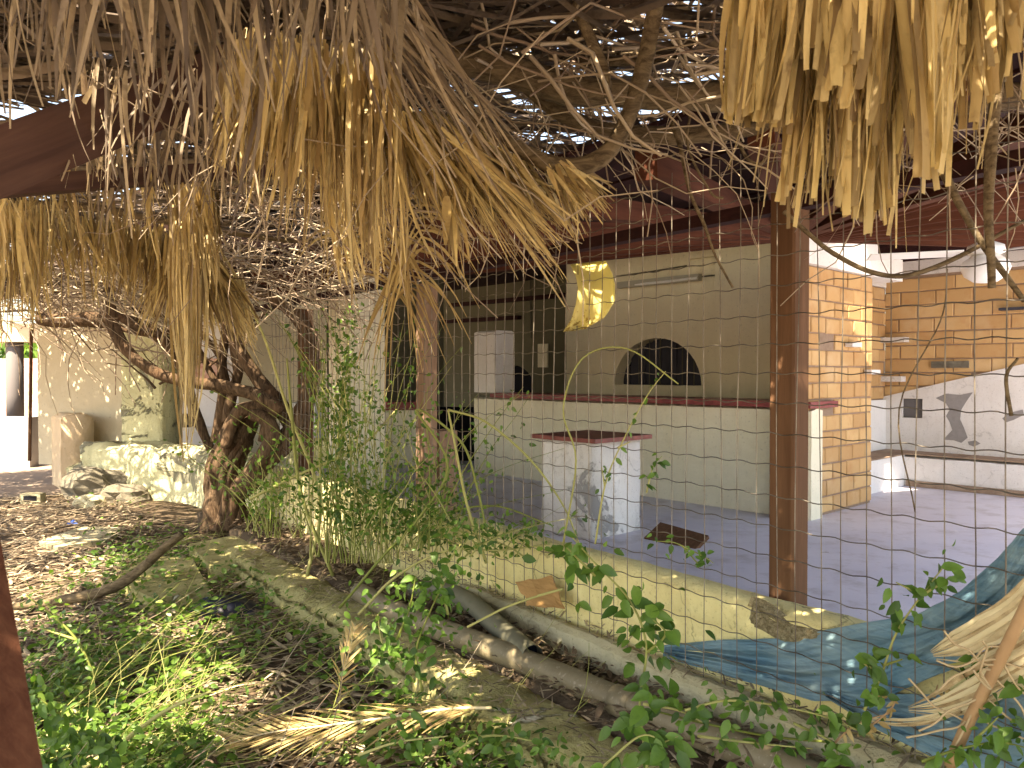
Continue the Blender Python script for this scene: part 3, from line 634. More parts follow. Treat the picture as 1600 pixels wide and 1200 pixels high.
# dado with a square hole
hA, hB = B.on(1412, 652, WBk), B.on(1444, 623, WBk); hs1, hs0 = B.sw(hA)[0], B.sw(hB)[0]; hz0, hz1 = hA.z, hB.z
def col(sa, sb, za, zb_a, zb_b, w0=WBk - .055, w1=WBk - .021 + .02):
    mb.add([B.P(sa, w0, za), B.P(sb, w0, za), B.P(sb, w0, zb_b), B.P(sa, w0, zb_a), B.P(sa, w1, zb_a), B.P(sb, w1, zb_b)], [(0, 1, 2, 3), (3, 2, 5, 4)])
cuts = sorted(set([q0, .9, hs0, hs1] + [q0 - .25 * i for i in range(1, 18) if q0 - .25 * i > .9]), reverse=True)
for a_, b_ in zip(cuts[:-1], cuts[1:]):
    if a_ <= hs1 + 1e-6 and b_ >= hs0 - 1e-6:
        col(a_, b_, .375, hz0, hz0); col(a_, b_, hz1, zslope(a_), zslope(b_))
    else: col(a_, b_, .375, zslope(a_), zslope(b_))
w0 = WBk - .055; w1 = WBk - .002
for (A_, B_, C_, D_) in (((hs0, hz0), (hs1, hz0), (hs1, hz0), (hs0, hz0)), ((hs0, hz1), (hs1, hz1), 0, 0), ((hs0, hz0), (hs0, hz1), 0, 0), ((hs1, hz0), (hs1, hz1), 0, 0)):
    mb.add([B.P(A_[0], w0, A_[1]), B.P(B_[0], w0, B_[1]), B.P(B_[0], w1, B_[1]), B.P(A_[0], w1, A_[1])], [(0, 1, 2, 3)])
mb.build('dado', 'white_worn', bk)
mb = MB(); mb.fbox(B, hs0 + .005, hs1 - .005, WBk - .012, WBk - .004, hz0 + .005, hz1 - .005); mb.build('niche_shade', 'colgrey', bk)  # dark grey back gives the shallow hole its shade by colour
mb = MB(); mb.fbox(B, .9, SR - .02, WBk - .06, WBk - .003, 2.58, 3.2); mb.build('band', 'white_worn', bk)
# bare cement patches where the dado has flaked
def flake(px, py, pts, name='cement_patch'):
    mb = MB(); V = [B.on(x, y, WBk - .0585) for x, y in pts]; V2 = [v + B.n * .003 for v in V]; n = len(V)
    mb.add(V + V2, [tuple(range(n))] + [(i, (i + 1) % n, (i + 1) % n + n, i + n) for i in range(n)]); return mb.build(name, 'colcem', bk)
del MT['colcem']; mm = M('bare_cement', 0.95, 0.1); mm.color(mm.mix(mm.noise(20, 5), (0.20, 0.185, 0.18), (0.33, 0.31, 0.30))); MT['colcem'] = mm.m
flake(0, 0, [(1462, 622), (1478, 615), (1500, 617), (1520, 613), (1512, 624), (1502, 640), (1500, 655), (1506, 668), (1512, 684), (1502, 692), (1490, 688), (1474, 687), (1480, 680), (1488, 672), (1484, 660), (1478, 650), (1484, 640), (1478, 630)])
flake(0, 0, [(1512, 690), (1524, 688), (1532, 693), (1522, 698), (1514, 695)])
flake(0, 0, [(1566, 654), (1576, 645), (1598, 640), (1600, 648), (1584, 656), (1572, 660)])
# ledges and stones sticking out of the bricks
for (x0, x1, y0, y1, w, t_, mat_, lab) in ((1375, 1421, 527, 536, WBk, .16, 'white_worn', 'pale stone slab set out from the brick corner, upper one'), (1374, 1416, 588, 596, WBk, .16, 'white_worn', 'pale stone slab set out from the brick corner, lower one'), (1457, 1515, 564, 575, WBk, .05, 'stone', 'grey stone course in the middle of the brick wall'), (1565, 1640, 478, 486, WBk, .12, 'shutter', 'dark slot-like ledge at the right of the brick wall')):
    bx('stone_ledge', x0, x1, y0, y1, w, t_, mat_, lab, 'ledge')
for (w_, z_, lab) in ((7.55, 1.62, 'upper'), (8.0, 1.35, 'lower')):
    mb = MB(); mb.fbox(B, SP - .10, SP - .03, w_, w_ + .22, z_, z_ + .045); tag(mb.build('stone_ledge', 'white_worn'), '%s pale stone peg on the brick pier' % lab, 'ledge')

# ================================================================== TIMBER ROOF OF THE TERRACE
PW = 2.55
def sF(px, w): return F.sw(F.on(px, 600, w))[0]
s_main, s_two, s_three = sF(1233, PW), sF(665, PW), sF(478, PW)
def post(s0, z0, z1, mat, label, wdt=.104, lean=0):
    mb = MB(); c = .008; h = wdt / 2
    ring = [(-h + c, -h), (h - c, -h), (h, -h + c), (h, h - c), (h - c, h), (-h + c, h), (-h, h - c), (-h, -h + c)]
    n = 8; V = []
    for z, dx in ((z0, 0), (z1, lean)): V += [F.P(s0 + a + dx, PW + b, z) for a, b in ring]
    mb.add(V, [tuple(reversed(range(8))), tuple(range(8, 16))] + [(i, (i + 1) % 8, (i + 1) % 8 + 8, i + 8) for i in range(8)])
    o = mb.build('timber_post', mat); return tag(o, label, 'post', 'timber posts of the terrace roof')
post(s_main, 0.003, 2.03, 'post', 'main dark brown timber post standing behind the fence')
post(s_two, 0.003, 1.93, 'post_grey', 'second weathered brown post at the middle of the picture', lean=-.02)
post(s_three, 0.003, 1.90, 'post', 'red-brown post among the vine branches on the left')
a = F.P(*F.sw(F.on(692, 780, 2.72)), 0); s_, w_ = F.sw(F.on(692, 780, 2.72))
mb = MB(); mb.fbox(F, s_ - .07, s_ + .07, 2.65, 2.79, .003, .98); o = tag(mb.build('post_stub', 'post_grey'), 'sawn-off timber post stub beside the second post', 'post')
mb = MB(); mb.fbox(F, s_ - .075, s_ - .02, 2.642, 2.648, .003, .62); mb.build('whitewash', 'white', o)
HUB = atY(1240, 366, 7.0)
roof = empty('timber_roof', HUB, 'dark red timber roof with rafters fanning out from the brick pier', 'roof')
mb = MB(); mb.beam(F.P(-2.5, PW, 1.985), F.P(9.0, PW, 1.985), .06, .05); mb.build('eave_beam', 'deck', roof)
def rafter(a, b, w, h):
    d = (b - a); L = d.length; mb = MB(); mb.beam((0, 0, 0), (L, 0, 0), w, h)
    me = mkmesh('rafter', mb.v, mb.f, 'rafter'); o = link('rafter', me); o.location = a; o.rotation_euler = d.to_track_quat('X', 'Z').to_euler()
    o.parent = roof; o.matrix_parent_inverse = Matrix.Translation(roof.location).inverted(); return o
ends = []
for k, sE_ in enumerate([-1.3, .1, .9, 1.5, 2.0, 2.7, 3.6, 4.8, 6.4, 8.4]):
    e = F.P(sE_, 2.15, 2.14); ends.append(e); rafter(HUB + (e - HUB) * .03, e, .085, .11)
right = [onp for onp in (atY(1760, 175, 5.6), atY(1760, 225, 5.9), atY(1760, 262, 6.2), atY(1760, 295, 6.6), atY(1760, 322, 7.0), atY(1760, 345, 7.4), atY(1740, 364, 7.8), atY(1700, 384, 8.4))]
right = [HUB + (e - HUB) * 1.08 for e in right]
for e in right: rafter(HUB + Vector((.15, 0.1, 0)) + (e - HUB) * .03, e, .06, .10)
# boards above
mb = MB(); up = Vector((0, 0, .12))
seq = list(reversed(right)) + ends
ring = [right[0]] + [Vector((3.9, 4.6, 2.8)), Vector((2.3, 2.1, 2.45))] + [ends[0]]
ext = [HUB] + [e for e in seq]
seq = [q for q in seq]
for a, b in zip(seq[:-1], seq[1:]):
    if a in right and b in ends: continue
    A, Bq = HUB + up, None
    n = 6
    for i in range(n):
        t0, t1 = i / n, (i + 1) / n
        p = [A.lerp(a + up, t0), A.lerp(a + up, t1), A.lerp(b + up, t1), A.lerp(b + up, t0)]
        off = Vector((0, 0, .012 * (i % 2)))
        p = [q + off for q in p]; mb.hexa(p + [q + Vector((0, 0, .02)) for q in p])
for a, b in zip(ring[:-1], ring[1:]):
    A = HUB + up; p = [A, a + up, b + up]; p2 = [q + Vector((0, 0, .02)) for q in p]
    mb.add(p + p2, [(2, 1, 0), (3, 4, 5), (0, 1, 4, 3), (1, 2, 5, 4), (2, 0, 3, 5)])
mb.build('roof_boards', 'deck', roof)
mb = MB(); mb.fbox(B, 4.6, 17, 2.0, 6.2, 2.80, 2.86); mb.fbox(B, 3.3, 20, 5.4, 10.6, 3.05, 3.12); mb.fbox(B, .9, 3.3, 7.6, 10.6, 3.22, 3.3); mb.build('ceiling_boards', 'deck', roof)  # lower sheet and long overruns added unseen to keep sun off the bar
mb = MB(); mb.fbox(B, .9, SR - .1, 9.55, 9.6, 2.68, 3.2); mb.build('fascia', 'deck', roof)

# ceiling fan with globe at the right
fc = atY(1540, 395, 6.6)
fan = empty('ceiling_fan', fc, 'white ceiling fan with a globe lamp below the rafters at right', 'fan')
top = atY(1540, 300, 6.6)
mb = MB(); mb.tube([top + Vector((0, 0, -.04)), top + Vector((0, 0, .12))], [.06, .09], 12); o = mb.build('canopy', 'fan', fan, True)
mb = MB(); mb.tube([fc + Vector((0, 0, .08)), top], .014, 8); mb.build('rod', 'fan', fan, True)
mb = MB(); mb.tube([fc + Vector((0, 0, -.02)), fc + Vector((0, 0, 0)), fc + Vector((0, 0, .06)), fc + Vector((0, 0, .10))], [.11, .15, .14, .05], 16); mb.build('motor', 'fan', fan, True)
mb = MB(); mb.tube([fc + Vector((0, 0, z)) for z in (-.26, -.25, -.20, -.13, -.07, -.02)], [.02, .09, .16, .19, .17, .1], 18); mb.build('globe', 'fan', fan, True)
for k, a_ in enumerate((R(172), R(292), R(52))):
    d = Vector((math.cos(a_), math.sin(a_), 0)); mb = MB(); mb.beam(fc + d * .2, fc + d * .95 + Vector((0, 0, -.02)), .14, .012, roll=.2); mb.build('blade', 'fan', fan)

# yellow curled sheet hanging at the eave
V = []; Fc = []
top0, top1 = atY(891, 414, 3.4), atY(946, 408, 3.4)
nu, nv = 8, 16
rows = [((891, 414), (947, 408)), ((900, 433), (957, 428)), ((903, 452), (962, 448)), ((900, 474), (961, 470)), ((893, 498), (945, 496)), ((880, 518), (915, 514))]
org = atY(920, 412, 3.4)
for j in range(nv + 1):
    t = j / nv * (len(rows) - 1); i0 = min(int(t), len(rows) - 2); f_ = t - i0
    l = [rows[i0][0][k] * (1 - f_) + rows[i0 + 1][0][k] * f_ for k in (0, 1)]; r_ = [rows[i0][1][k] * (1 - f_) + rows[i0 + 1][1][k] * f_ for k in (0, 1)]
    for i in range(nu + 1):
        u = i / nu; Y = 3.4 - .13 * math.sin(j / nv * 2.6) + .05 * math.sin(u * 3.1)
        V.append(atY(l[0] * (1 - u) + r_[0] * u, l[1] * (1 - u) + r_[1] * u, Y) - org)
Fc = [(j * (nu + 1) + i, j * (nu + 1) + i + 1, (j + 1) * (nu + 1) + i + 1, (j + 1) * (nu + 1) + i) for j in range(nv) for i in range(nu)]
o = link('curled_sheet', mkmesh('curled_sheet', V, Fc, 'yellow', smooth=True), None, org); tag(o, 'curled yellow plastic sheet hanging from the eave in front of the bar', 'sheet')
md = o.modifiers.new('thick', 'SOLIDIFY'); md.thickness = .003

# ================================================================== WIRE FENCE
FW = 2.255
fen = empty('wire_fence', F.P(1.5, FW, .2), 'crimped wire mesh fence strung in front of the terrace', 'fence')
s = -0.55; k = 0
while s < 6.3:
    mb = MB(); pts = []
    bend = rng.normal() * .004
    for z in np.linspace(.19, 2.12, 12):
        pts.append(F.P(s + bend * math.sin(z * 2.3) + .003 * mnoise.noise(Vector((s * 9, z * 3, 0))), FW + .012 * mnoise.noise(Vector((s * 1.3, z * 1.2, 2))), z))
    mb.tube(pts, .0021, 4, cap=False); mb.build('vertical_wire', 'wire', fen); s += .0762; k += 1
zz = .235
while zz < 2.12:
    mb = MB(); pts = []
    q = -0.55; i = 0
    while q < 6.3:
        zo = .012 * mnoise.noise(Vector((q * .8, zz * 2, 7)))
        pts.append(F.P(q, FW - .003 + .012 * mnoise.noise(Vector((q * 1.3, zz * 1.2, 2))), zz + zo + .0036 * math.sin(i * math.pi / 3) + .0015 * mnoise.noise(Vector((q * 30, zz * 40, 0))))); q += .0762 / 4; i += 1
    mb.tube(pts, .0021, 3, cap=False); mb.build('horizontal_wire', 'wire', fen); zz += .1016

# ================================================================== PIPES
pp = [onZ(x, y, .165) for x, y in ((560, 925), (640, 965), (760, 1010), (880, 1058), (975, 1098), (1080, 1140), (1240, 1205), (1400, 1268))]
pipe = empty('drain_pipe', pp[3], 'long brown-grey drain pipe lying along the kerb', 'pipe')
mb = MB(); mb.tube(catmull(pp, 3), .050, 16); mb.build('barrel', 'pipe', pipe, True)
c = onZ(972, 1097, .165); d = (pp[5] - pp[3]).normalized(); mb = MB(); mb.tube([c - d * .035, c - d * .034, c + d * .05, c + d * .051], [.045, .056, .056, .045], 16); mb.build('coupling', 'pipe', pipe, True)
pp = [onZ(x, y, z) for x, y, z in ((640, 925, .17), (690, 922, .19), (735, 942, .2), (770, 972, .2), (832, 1026, .19))]
pipe2 = empty('drain_pipe', pp[2], 'short bent green-grey pipe with an open end above the long pipe', 'pipe')
mb = MB(); mb.tube(catmull(pp, 4), .048, 14, cap=False); o = mb.build('barrel', 'pipe2', pipe2, True)
mb = MB(); d = (pp[-1] - pp[-2]).normalized(); mb.tube([pp[-1] - d * .06, pp[-1] - d * .055], .046, 14); mb.build('hollow', 'black', pipe2)  # black disc in place of the shade inside the pipe
# cardboard
mb = MB(); ca, cb, cc, cd_ = [F.on(x, y, w) for x, y, w in ((806, 908, 2.19), (862, 900, 2.27), (882, 952, 2.20), (824, 944, 2.13))]; n = 9
V = []
for lay in (0, 1):
    for j in range(n):
        for i in range(n):
            u, v = i / (n - 1), j / (n - 1); p = ca.lerp(cb, u).lerp(cd_.lerp(cc, u), v); e = max(0, .16 - min(u, v, 1 - u, 1 - v))
            p = p + Vector(mnoise.noise_vector(p * 22)) * (.006 + .05 * e) + F.n * (-.018 * (1 - abs(u - .45) * 2)) + F.n * .004 * lay; V.append(p)
mb.add(V, [(j * n + i, j * n + i + 1, (j + 1) * n + i + 1, (j + 1) * n + i) for j in range(n - 1) for i in range(n - 1)] + [(n * n + j * n + i, n * n + (j + 1) * n + i, n * n + (j + 1) * n + i + 1, n * n + j * n + i + 1) for j in range(n - 1) for i in range(n - 1)])
tag(mb.build('cardboard', 'card'), 'torn piece of brown cardboard leaning on the low wall', 'cardboard')

# near post at the left edge
mb = MB(); a0, a1 = atY(52, 1290, .62), atY(1, 840, .86)
mb.beam(atY(-58, 1300, .70), atY(-125, 800, .86), .10, .10, roll=.3)
tag(mb.build('leaning_post', 'near_post'), 'red-brown timber leaning into the left edge close to the camera', 'post')

# ================================================================== BLUE CLOTH, SHEATHS, CANE
def cloth(name, top, bot, w_top, w_bot, label, seed, nu=150, nv=60, fold=.014):
    def interp(pts, t):
        x = np.interp(t, np.linspace(0, 1, len(pts)), [p[0] for p in pts]); y = np.interp(t, np.linspace(0, 1, len(pts)), [p[1] for p in pts]); return x, y
    V = []
    for j in range(nv + 1):
        v = j / nv
        for i in range(nu + 1):
            u = i / nu; a = interp(top, u); b = interp(bot, u); x = a[0] * (1 - v) + b[0] * v; y = a[1] * (1 - v) + b[1] * v
            fd = math.sin(v * 17 + u * 3 + 3 * mnoise.noise(Vector((u * 3, v * 2, seed)))) * fold * (0.4 + 0.6 * math.sin(math.pi * v)) + fold * 1.3 * mnoise.noise(Vector((u * 9, v * 7, seed + 5))) + fold * .5 * mnoise.noise(Vector((u * 26, v * 30, seed + 8)))
            V.append(F.on(x, y, w_top * (1 - v) + w_bot * v + fd))
    org = V[0].copy()
    Fc = [(j * (nu + 1) + i, j * (nu + 1) + i + 1, (j + 1) * (nu + 1) + i + 1, (j + 1) * (nu + 1) + i) for j in range(nv) for i in range(nu)]
    o = link(name, mkmesh(name, [p - org for p in V], Fc, 'cloth', smooth=True), None, org); md = o.modifiers.new('thick', 'SOLIDIFY'); md.thickness = .002
    return tag(o, label, 'cloth')
cloth('blue_cloth', [(1700, 735), (1600, 825), (1560, 872), (1500, 925), (1430, 962), (1340, 975), (1220, 998), (1120, 1000), (1036, 1008)],
      [(1700, 905), (1600, 962), (1560, 1002), (1500, 1040), (1440, 1065), (1370, 1096), (1270, 1095), (1150, 1060), (1036, 1026)], 2.30, 2.29, 'faded blue cloth sagging diagonally over the low wall', 1)
cloth('blue_cloth', [(1720, 930), (1640, 990), (1560, 1060), (1500, 1085), (1430, 1085), (1360, 1085), (1290, 1075)],
      [(1720, 1260), (1640, 1240), (1560, 1230), (1500, 1205), (1440, 1175), (1370, 1140), (1290, 1090)], 2.29, 2.268, 'lower bundle of blue cloth at the bottom right corner', 9, fold=.012)
def sheath(pts, rads, label, flat=.35):
    P = catmull([F.on(x, y, w) for x, y, w in pts], 5); org = P[len(P) // 2].copy(); rr = lerps(rads, len(P))
    root = empty('palm_sheath', org, label, 'palm sheath', 'dry palm sheaths caught in the fence')
    for k in range(11):
        o_ = (k - 5) / 5; V = []; wd = .30 / 2; ph = rng.random() * 6; drift = rng.normal() * .25
        for i, p in enumerate(P):
            d = (P[min(i + 1, len(P) - 1)] - P[max(i - 1, 0)]).normalized(); x = d.cross(F.n).normalized()
            t = i / (len(P) - 1); c = p - org + x * rr[i] * (o_ + drift * (1 - t)) - F.n * (rr[i] * flat * (1 - o_ * o_) + .004 * math.sin(i * .7 + ph)) * (1 if k % 2 else .6)
            hw = rr[i] * wd * (.4 + .6 * min(1, t * 3)); V += [c - x * hw + F.n * .002, c - F.n * .002, c + x * hw + F.n * .002]
        Fc = [(i * 3 + j, i * 3 + j + 1, i * 3 + j + 4, i * 3 + j + 3) for i in range(len(P) - 1) for j in (0, 1)]
        o = link('fibre_strip', mkmesh('fibre_strip', V, Fc, 'sheath', smooth=True)); o.parent = root
    return root
sheath([(1458, 1022, 2.2), (1500, 1008, 2.19), (1545, 985, 2.17), (1590, 955, 2.15), (1640, 900, 2.13)], [.012, .04, .045, .04, .03], 'upper pale dry palm sheath across the blue cloth')
sheath([(1420, 1108, 2.2), (1470, 1100, 2.19), (1520, 1080, 2.17), (1570, 1050, 2.15), (1640, 1010, 2.13)], [.006, .03, .045, .045, .04], 'lower pale dry palm sheath across the blue cloth')
sheath([(1500, 1045, 2.24), (1540, 1035, 2.23), (1580, 1020, 2.22), (1640, 990, 2.2)], [.02, .04, .05, .05], 'middle tan palm sheath behind the cane')
sheath([(1330, 1120, 2.2), (1400, 1130, 2.19), (1450, 1125, 2.18), (1500, 1110, 2.17)], [.004, .012, .012, .006], 'thin tan palm sheath under the blue cloth')
mb = MB(); cp = [F.on(x, y, w) for x, y, w in ((1484, 1196, 2.12), (1510, 1135, 2.11), (1545, 1065, 2.10), (1578, 1000, 2.09), (1612, 930, 2.08))]
mb.tube(catmull(cp, 4), [.015] * 17, 8); cane = tag(mb.build('cane', 'cane', None, True), 'brown cane leaning at the bottom right with twine round it', 'cane')
for i in range(16):
    a = cp[1].lerp(cp[3], rng.random()); pts = [a]
    dirv = Vector((-.6 if i % 2 else .25, -.1, -.5 + .7 * rng.random()))
    for k in range(4): dirv = dirv + Vector((rng.normal() * .3, rng.normal() * .1, rng.normal() * .3)); pts.append(pts[-1] + dirv.normalized() * .045)
    mb = MB(); mb.tube(catmull(pts, 3), .0028, 5); localize(mb.build('twine', 'twine', None, True), cane)

# ================================================================== VINE TREE
def pts3(lst, Y0): return [atY(p[0], p[1], p[2] if len(p) > 2 else Y0) for p in lst]
def limb(name, lst, Y0, rad_px, mat, parent=None, label=None, cat=None, n=10, wob=.25, k=6):
    P = catmull(pts3(lst, Y0), k); rr = [r * Y0 / 1200 for r in lerps(rad_px, len(P))]
    P = [p + Vector(mnoise.noise_vector(p * 3)) * r * .35 for p, r in zip(P, rr)]
    mb = MB(); mb.tube(P, rr, n, wob=wob); o = mb.build(name, mat, None, True)
    if parent: localize(o, parent)
    if label: tag(o, label, cat)
    return o
TY = 6.35
base = onZ(355, 812, .1)
vine = empty('vine_tree', base, 'thick gnarled vine trunk with twisting bare limbs left of the fence', 'vine')
limb('trunk', [(352, 830), (350, 780), (352, 730), (365, 690), (372, 655)], TY, [36, 27, 25, 26, 16], 'bark', vine, n=22, wob=.5)
# twisted strands make the trunk gnarled
for k in range(13):
    ph = k * 2 * math.pi / 13; lst = []
    for j, (x, y, r_) in enumerate(((354, 830, 36), (352, 790, 27), (348, 755, 25), (354, 720, 27), (366, 690, 24), (376, 664, 24), (382, 640, 15))):
        a = ph + j * .33; lst.append(atY(x + math.cos(a) * r_ * .9, y, TY + math.sin(a) * r_ * .9 * TY / 1200))
    P = catmull(lst, 6); mb = MB(); mb.tube(P, [r * TY / 1200 for r in lerps([10, 8, 6, 6, 8, 5], len(P))], 7, wob=.7); localize(mb.build('strand', 'bark', None, True), vine)
limbs = [
 ([(372, 770), (400, 735), (430, 705), (458, 670), (478, 630), (487, 585), (488, 545), (476, 510), (450, 482), (415, 460), (380, 445)], [15, 18, 18, 16, 14, 12, 11, 11, 10, 10, 9], 6.2),
 ([(440, 642), (405, 618), (350, 603), (290, 596), (240, 580), (200, 550), (178, 515), (170, 470), (172, 420), (180, 370)], [9, 11, 10, 9, 9, 9, 9, 10, 11, 11], 6.0),
 ([(455, 665), (430, 628), (400, 590), (378, 555), (362, 520), (345, 480), (330, 430), (320, 380)], [14, 12, 11, 11, 11, 10, 9, 8], 6.3),
 ([(335, 690), (345, 640), (352, 600), (346, 560), (352, 520), (348, 470), (338, 430)], [8, 9, 9, 8, 7, 6, 5], 6.45),
 ([(352, 660), (362, 620), (372, 580), (365, 540), (372, 500)], [8, 8, 8, 7, 6], 6.4),
 ([(330, 700), (310, 660), (296, 620), (285, 575), (262, 535), (225, 508), (170, 500), (110, 500), (60, 496)], [7, 8, 8, 9, 10, 12, 13, 12, 10], 6.6),
 ([(340, 600), (318, 560), (300, 530), (280, 518), (230, 520), (180, 512)], [5, 5, 5, 5, 5, 4], 6.5),
 ([(345, 560), (320, 525), (290, 505), (250, 492), (200, 480), (150, 460)], [5, 5, 4, 4, 4, 3], 6.5),
 ([(410, 690), (420, 640), (400, 636), (380, 640), (362, 662), (350, 700)], [8, 12, 13, 12, 10, 8], 6.15),
 ([(395, 735), (425, 690), (415, 655), (392, 645)], [10, 12, 12, 9], 6.1),
]
for lst, rp, Y in limbs: limb('limb', lst, Y, rp, 'bark', vine, n=9)
for i in range(16):   # thin shoots off the limbs
    x, y = rng.uniform(240, 440), rng.uniform(480, 620); pts = [(x, y)]
    dx, dy = rng.normal() * 16, -rng.uniform(8, 22)
    for k in range(4): dx += rng.normal() * 8; x += dx; y += dy; pts.append((x, y))
    limb('shoot', pts, rng.uniform(6.0, 6.6), [2.2, 1.6, 1.0, .7], 'bark', vine, n=5, wob=0)

# ================================================================== PERGOLA ABOVE THE YARD
def pole(lst, Y, rp, label, cat='branch', mat='branch', n=10, wob=.35): return limb('pergola_branch', lst, Y, rp, mat, None, label, cat, n=n, wob=wob)
pole([(520, 30), (640, 75), (760, 100), (880, 132), (1000, 146), (1120, 150), (1250, 155), (1400, 160), (1620, 150)], 2.3, [26, 26, 24, 22, 20, 22, 22, 22, 20], 'thick pergola branch crossing the top of the picture')
pole([(820, 135), (880, 175), (950, 202), (1040, 212), (1130, 206), (1240, 192), (1330, 200)], 2.5, [8, 13, 13, 14, 13, 11, 9], 'paler branch hanging just below the thick top branch')
pole([(560, 40), (640, 110), (720, 170), (800, 225), (870, 258), (925, 252), (962, 218), (990, 160), (1008, 100), (1020, 40), (1034, -40)], 2.05, [6, 7, 9, 10, 12, 14, 14, 13, 13, 13, 13], 'hooked vine stem swinging up to the top centre')
pole([(898, -40), (908, 20), (928, 70), (944, 110), (950, 150)], 2.1, [9, 9, 9, 8, 6], 'short dark stem descending to the thick branch')
pole([(1130, 25), (1080, 75), (1000, 92), (900, 98)], 2.4, [9, 12, 11, 8], 'slanting dead branch under the bright gap')
pole([(760, 20), (840, 40), (920, 75), (1010, 80), (1100, 60)], 2.6, [9, 10, 9, 8, 6], 'upper dead branch in the bright brushwood')
pole([(1560, 120), (1550, 220), (1545, 330), (1548, 450)], 1.9, [9, 8, 8, 5], 'slim vine stem hanging in front of the ceiling fan')
pole([(1470, 255), (1500, 320), (1540, 390), (1600, 470)], 2.1, [7, 6, 5, 4], 'thin slanting stem at the right edge')
pole([(-30, 340), (60, 345), (150, 358), (230, 385), (290, 420), (330, 450)], 3.6, [15, 17, 17, 16, 15, 13], 'round pergola log below the left thatch')
pole([(-30, 318), (80, 320), (180, 330), (300, 352), (420, 372), (520, 380)], 4.2, [7, 7, 6, 6, 5, 4], 'thinner pole behind the left log')
pole([(330, 200), (430, 232), (560, 250), (700, 262)], 2.9, [6, 7, 7, 6], 'thin batten branch above the middle thatch')
def bm(name, a, b, w, h, mat, label):
    mb = MB(); d = (b - a); L = d.length; mb.beam((0, 0, 0), (L, 0, 0), w, h); o = mb.build(name, mat); o.location = a; o.rotation_euler = d.to_track_quat('X', 'Z').to_euler(); return tag(o, label, 'beam')
bm('pergola_beam', atY(-160, 315, 1.5), atY(400, 95, 2.2), .10, .13, 'beam', 'big dark beam rising to the right at top left')
bm('pergola_beam', atY(-100, 300, 2.3), atY(430, 262, 3.0), .06, .06, 'beam', 'dark beam behind the big one at left')
bm('pergola_beam', atY(250, 272, 3.2), atY(720, 262, 3.6), .08, .09, 'pale_board', 'weathered level board above the middle thatch')
bm('pergola_beam', atY(30, 350, 4.4), atY(560, 385, 5.6), .09, .10, 'beam', 'far dark beam over the vine limbs')
bm('pergola_beam', atY(480, 175, 2.6), atY(760, 240, 2.9), .05, .07, 'pale_board', 'short pale batten in the middle thatch')
bm('pergola_beam', atY(90, 500, 8.2), atY(215, 498, 8.2), .2, .14, 'strip', 'pale concrete beam on top of the buff wall')

# brushwood and palm mats on top of the pergola: what nobody could count
def mat_layer(name, N, region, z0, z1, Lr, Wr, seed, hole=None, mat='mat'):
    g = np.random.default_rng(seed); P = []
    while len(P) < N:
        q = g.uniform(region[0], region[1], 4000); w = g.uniform(region[2], region[3], 4000)
        X = F.d.x * q + F.n.x * w; Y = F.d.y * q + F.n.y * w
        if hole is not None: keep = g.random(4000) < hole(X, Y); X, Y = X[keep], Y[keep]
        P += list(zip(X, Y))
    P = np.array(P[:N]); z = g.uniform(z0, z1, N); C = np.column_stack([P, z])
    a = g.normal(R(20), .8, N); D = np.column_stack([np.cos(a), np.sin(a), g.normal(0, .06, N)]); L = g.uniform(*Lr, N)[:, None]
    P0 = C - D * L / 2; P2 = C + D * L / 2; P1 = C + g.normal(0, .05, (N, 3))
    side = np.cross(D, np.array([0, 0, 1.0])) + g.normal(0, .35, (N, 3))
    V, Fc, k = ribbons(P0, P1, P2, g.uniform(*Wr, N), side, segs=3, taper=.5)
    return tag(link(name, mkmesh(name, V, Fc, mat, np.repeat(g.random(N), k))), kind='stuff')
gaps = []   # unseen openings put in the palm mat so sun patches reach the ground
for gx_, gy_, gr_ in ((60, 860, .30), (130, 900, .34), (30, 905, .3), (290, 1000, .30), (235, 985, .26), (330, 1085, .34), (270, 1140, .30), (100, 1170, .30), (150, 1200, .3), (40, 1040, .22), (480, 1180, .25), (640, 1110, .22), (700, 1180, .25), (880, 1100, .18), (520, 930, .22), (420, 870, .2), (200, 780, .35), (620, 1000, .2), (780, 1085, .2), (930, 1150, .2), (1000, 930, .15)):
    g_ = onZ(gx_, gy_, 0) + SUN_DIR * (2.42 / SUN_DIR.z); gaps.append((g_.x, g_.y, gr_))
def gapmask(X, Y):
    k = np.ones(len(X))
    for a, b, c in gaps: k = np.where((X - a) ** 2 + (Y - b) ** 2 < c * c, 0.0, k)
    return k
def holes(X, Y):
    n = np.array([mnoise.noise(Vector((x * 1.15, y * 1.15, 3))) for x, y in zip(X, Y)])
    h = np.where(n > .10, .08, 1.0)
    h = np.where(Y > 6.2, np.maximum(h, .9), h)
    h = np.where(((X - .45) / .75) ** 2 + ((Y - 2.7) / .7) ** 2 < 1, .5, h)
    h = np.where(((X + 5.0) / 1.6) ** 2 + ((Y - 6.6) / 1.3) ** 2 < 1, .30, h)
    h = np.where((X > -.1) & (Y < 2.2), 1.0, h)  # mat closed here to keep sun off the post and cloth
    return h * gapmask(X, Y)
o = mat_layer('palm_mat', 14000, (-2.2, 12.5, -2.6, 2.4), 2.32, 2.50, (.3, .8), (.015, .05), 3, holes)
tag(o, 'grey-brown mat of old palm leaves laid over the pergola', 'thatch')
o = mat_layer('palm_mat', 2600, (-1.5, 4.5, -2.6, 1.6), 2.52, 2.60, (.3, .7), (.02, .05), 4, lambda X, Y: ((X < .1) & (X > -3.2) & (Y > .6) & (Y < 3.4)).astype(float) * gapmask(X, Y))
tag(o, 'second darker layer of palm leaves at the top left', 'thatch')
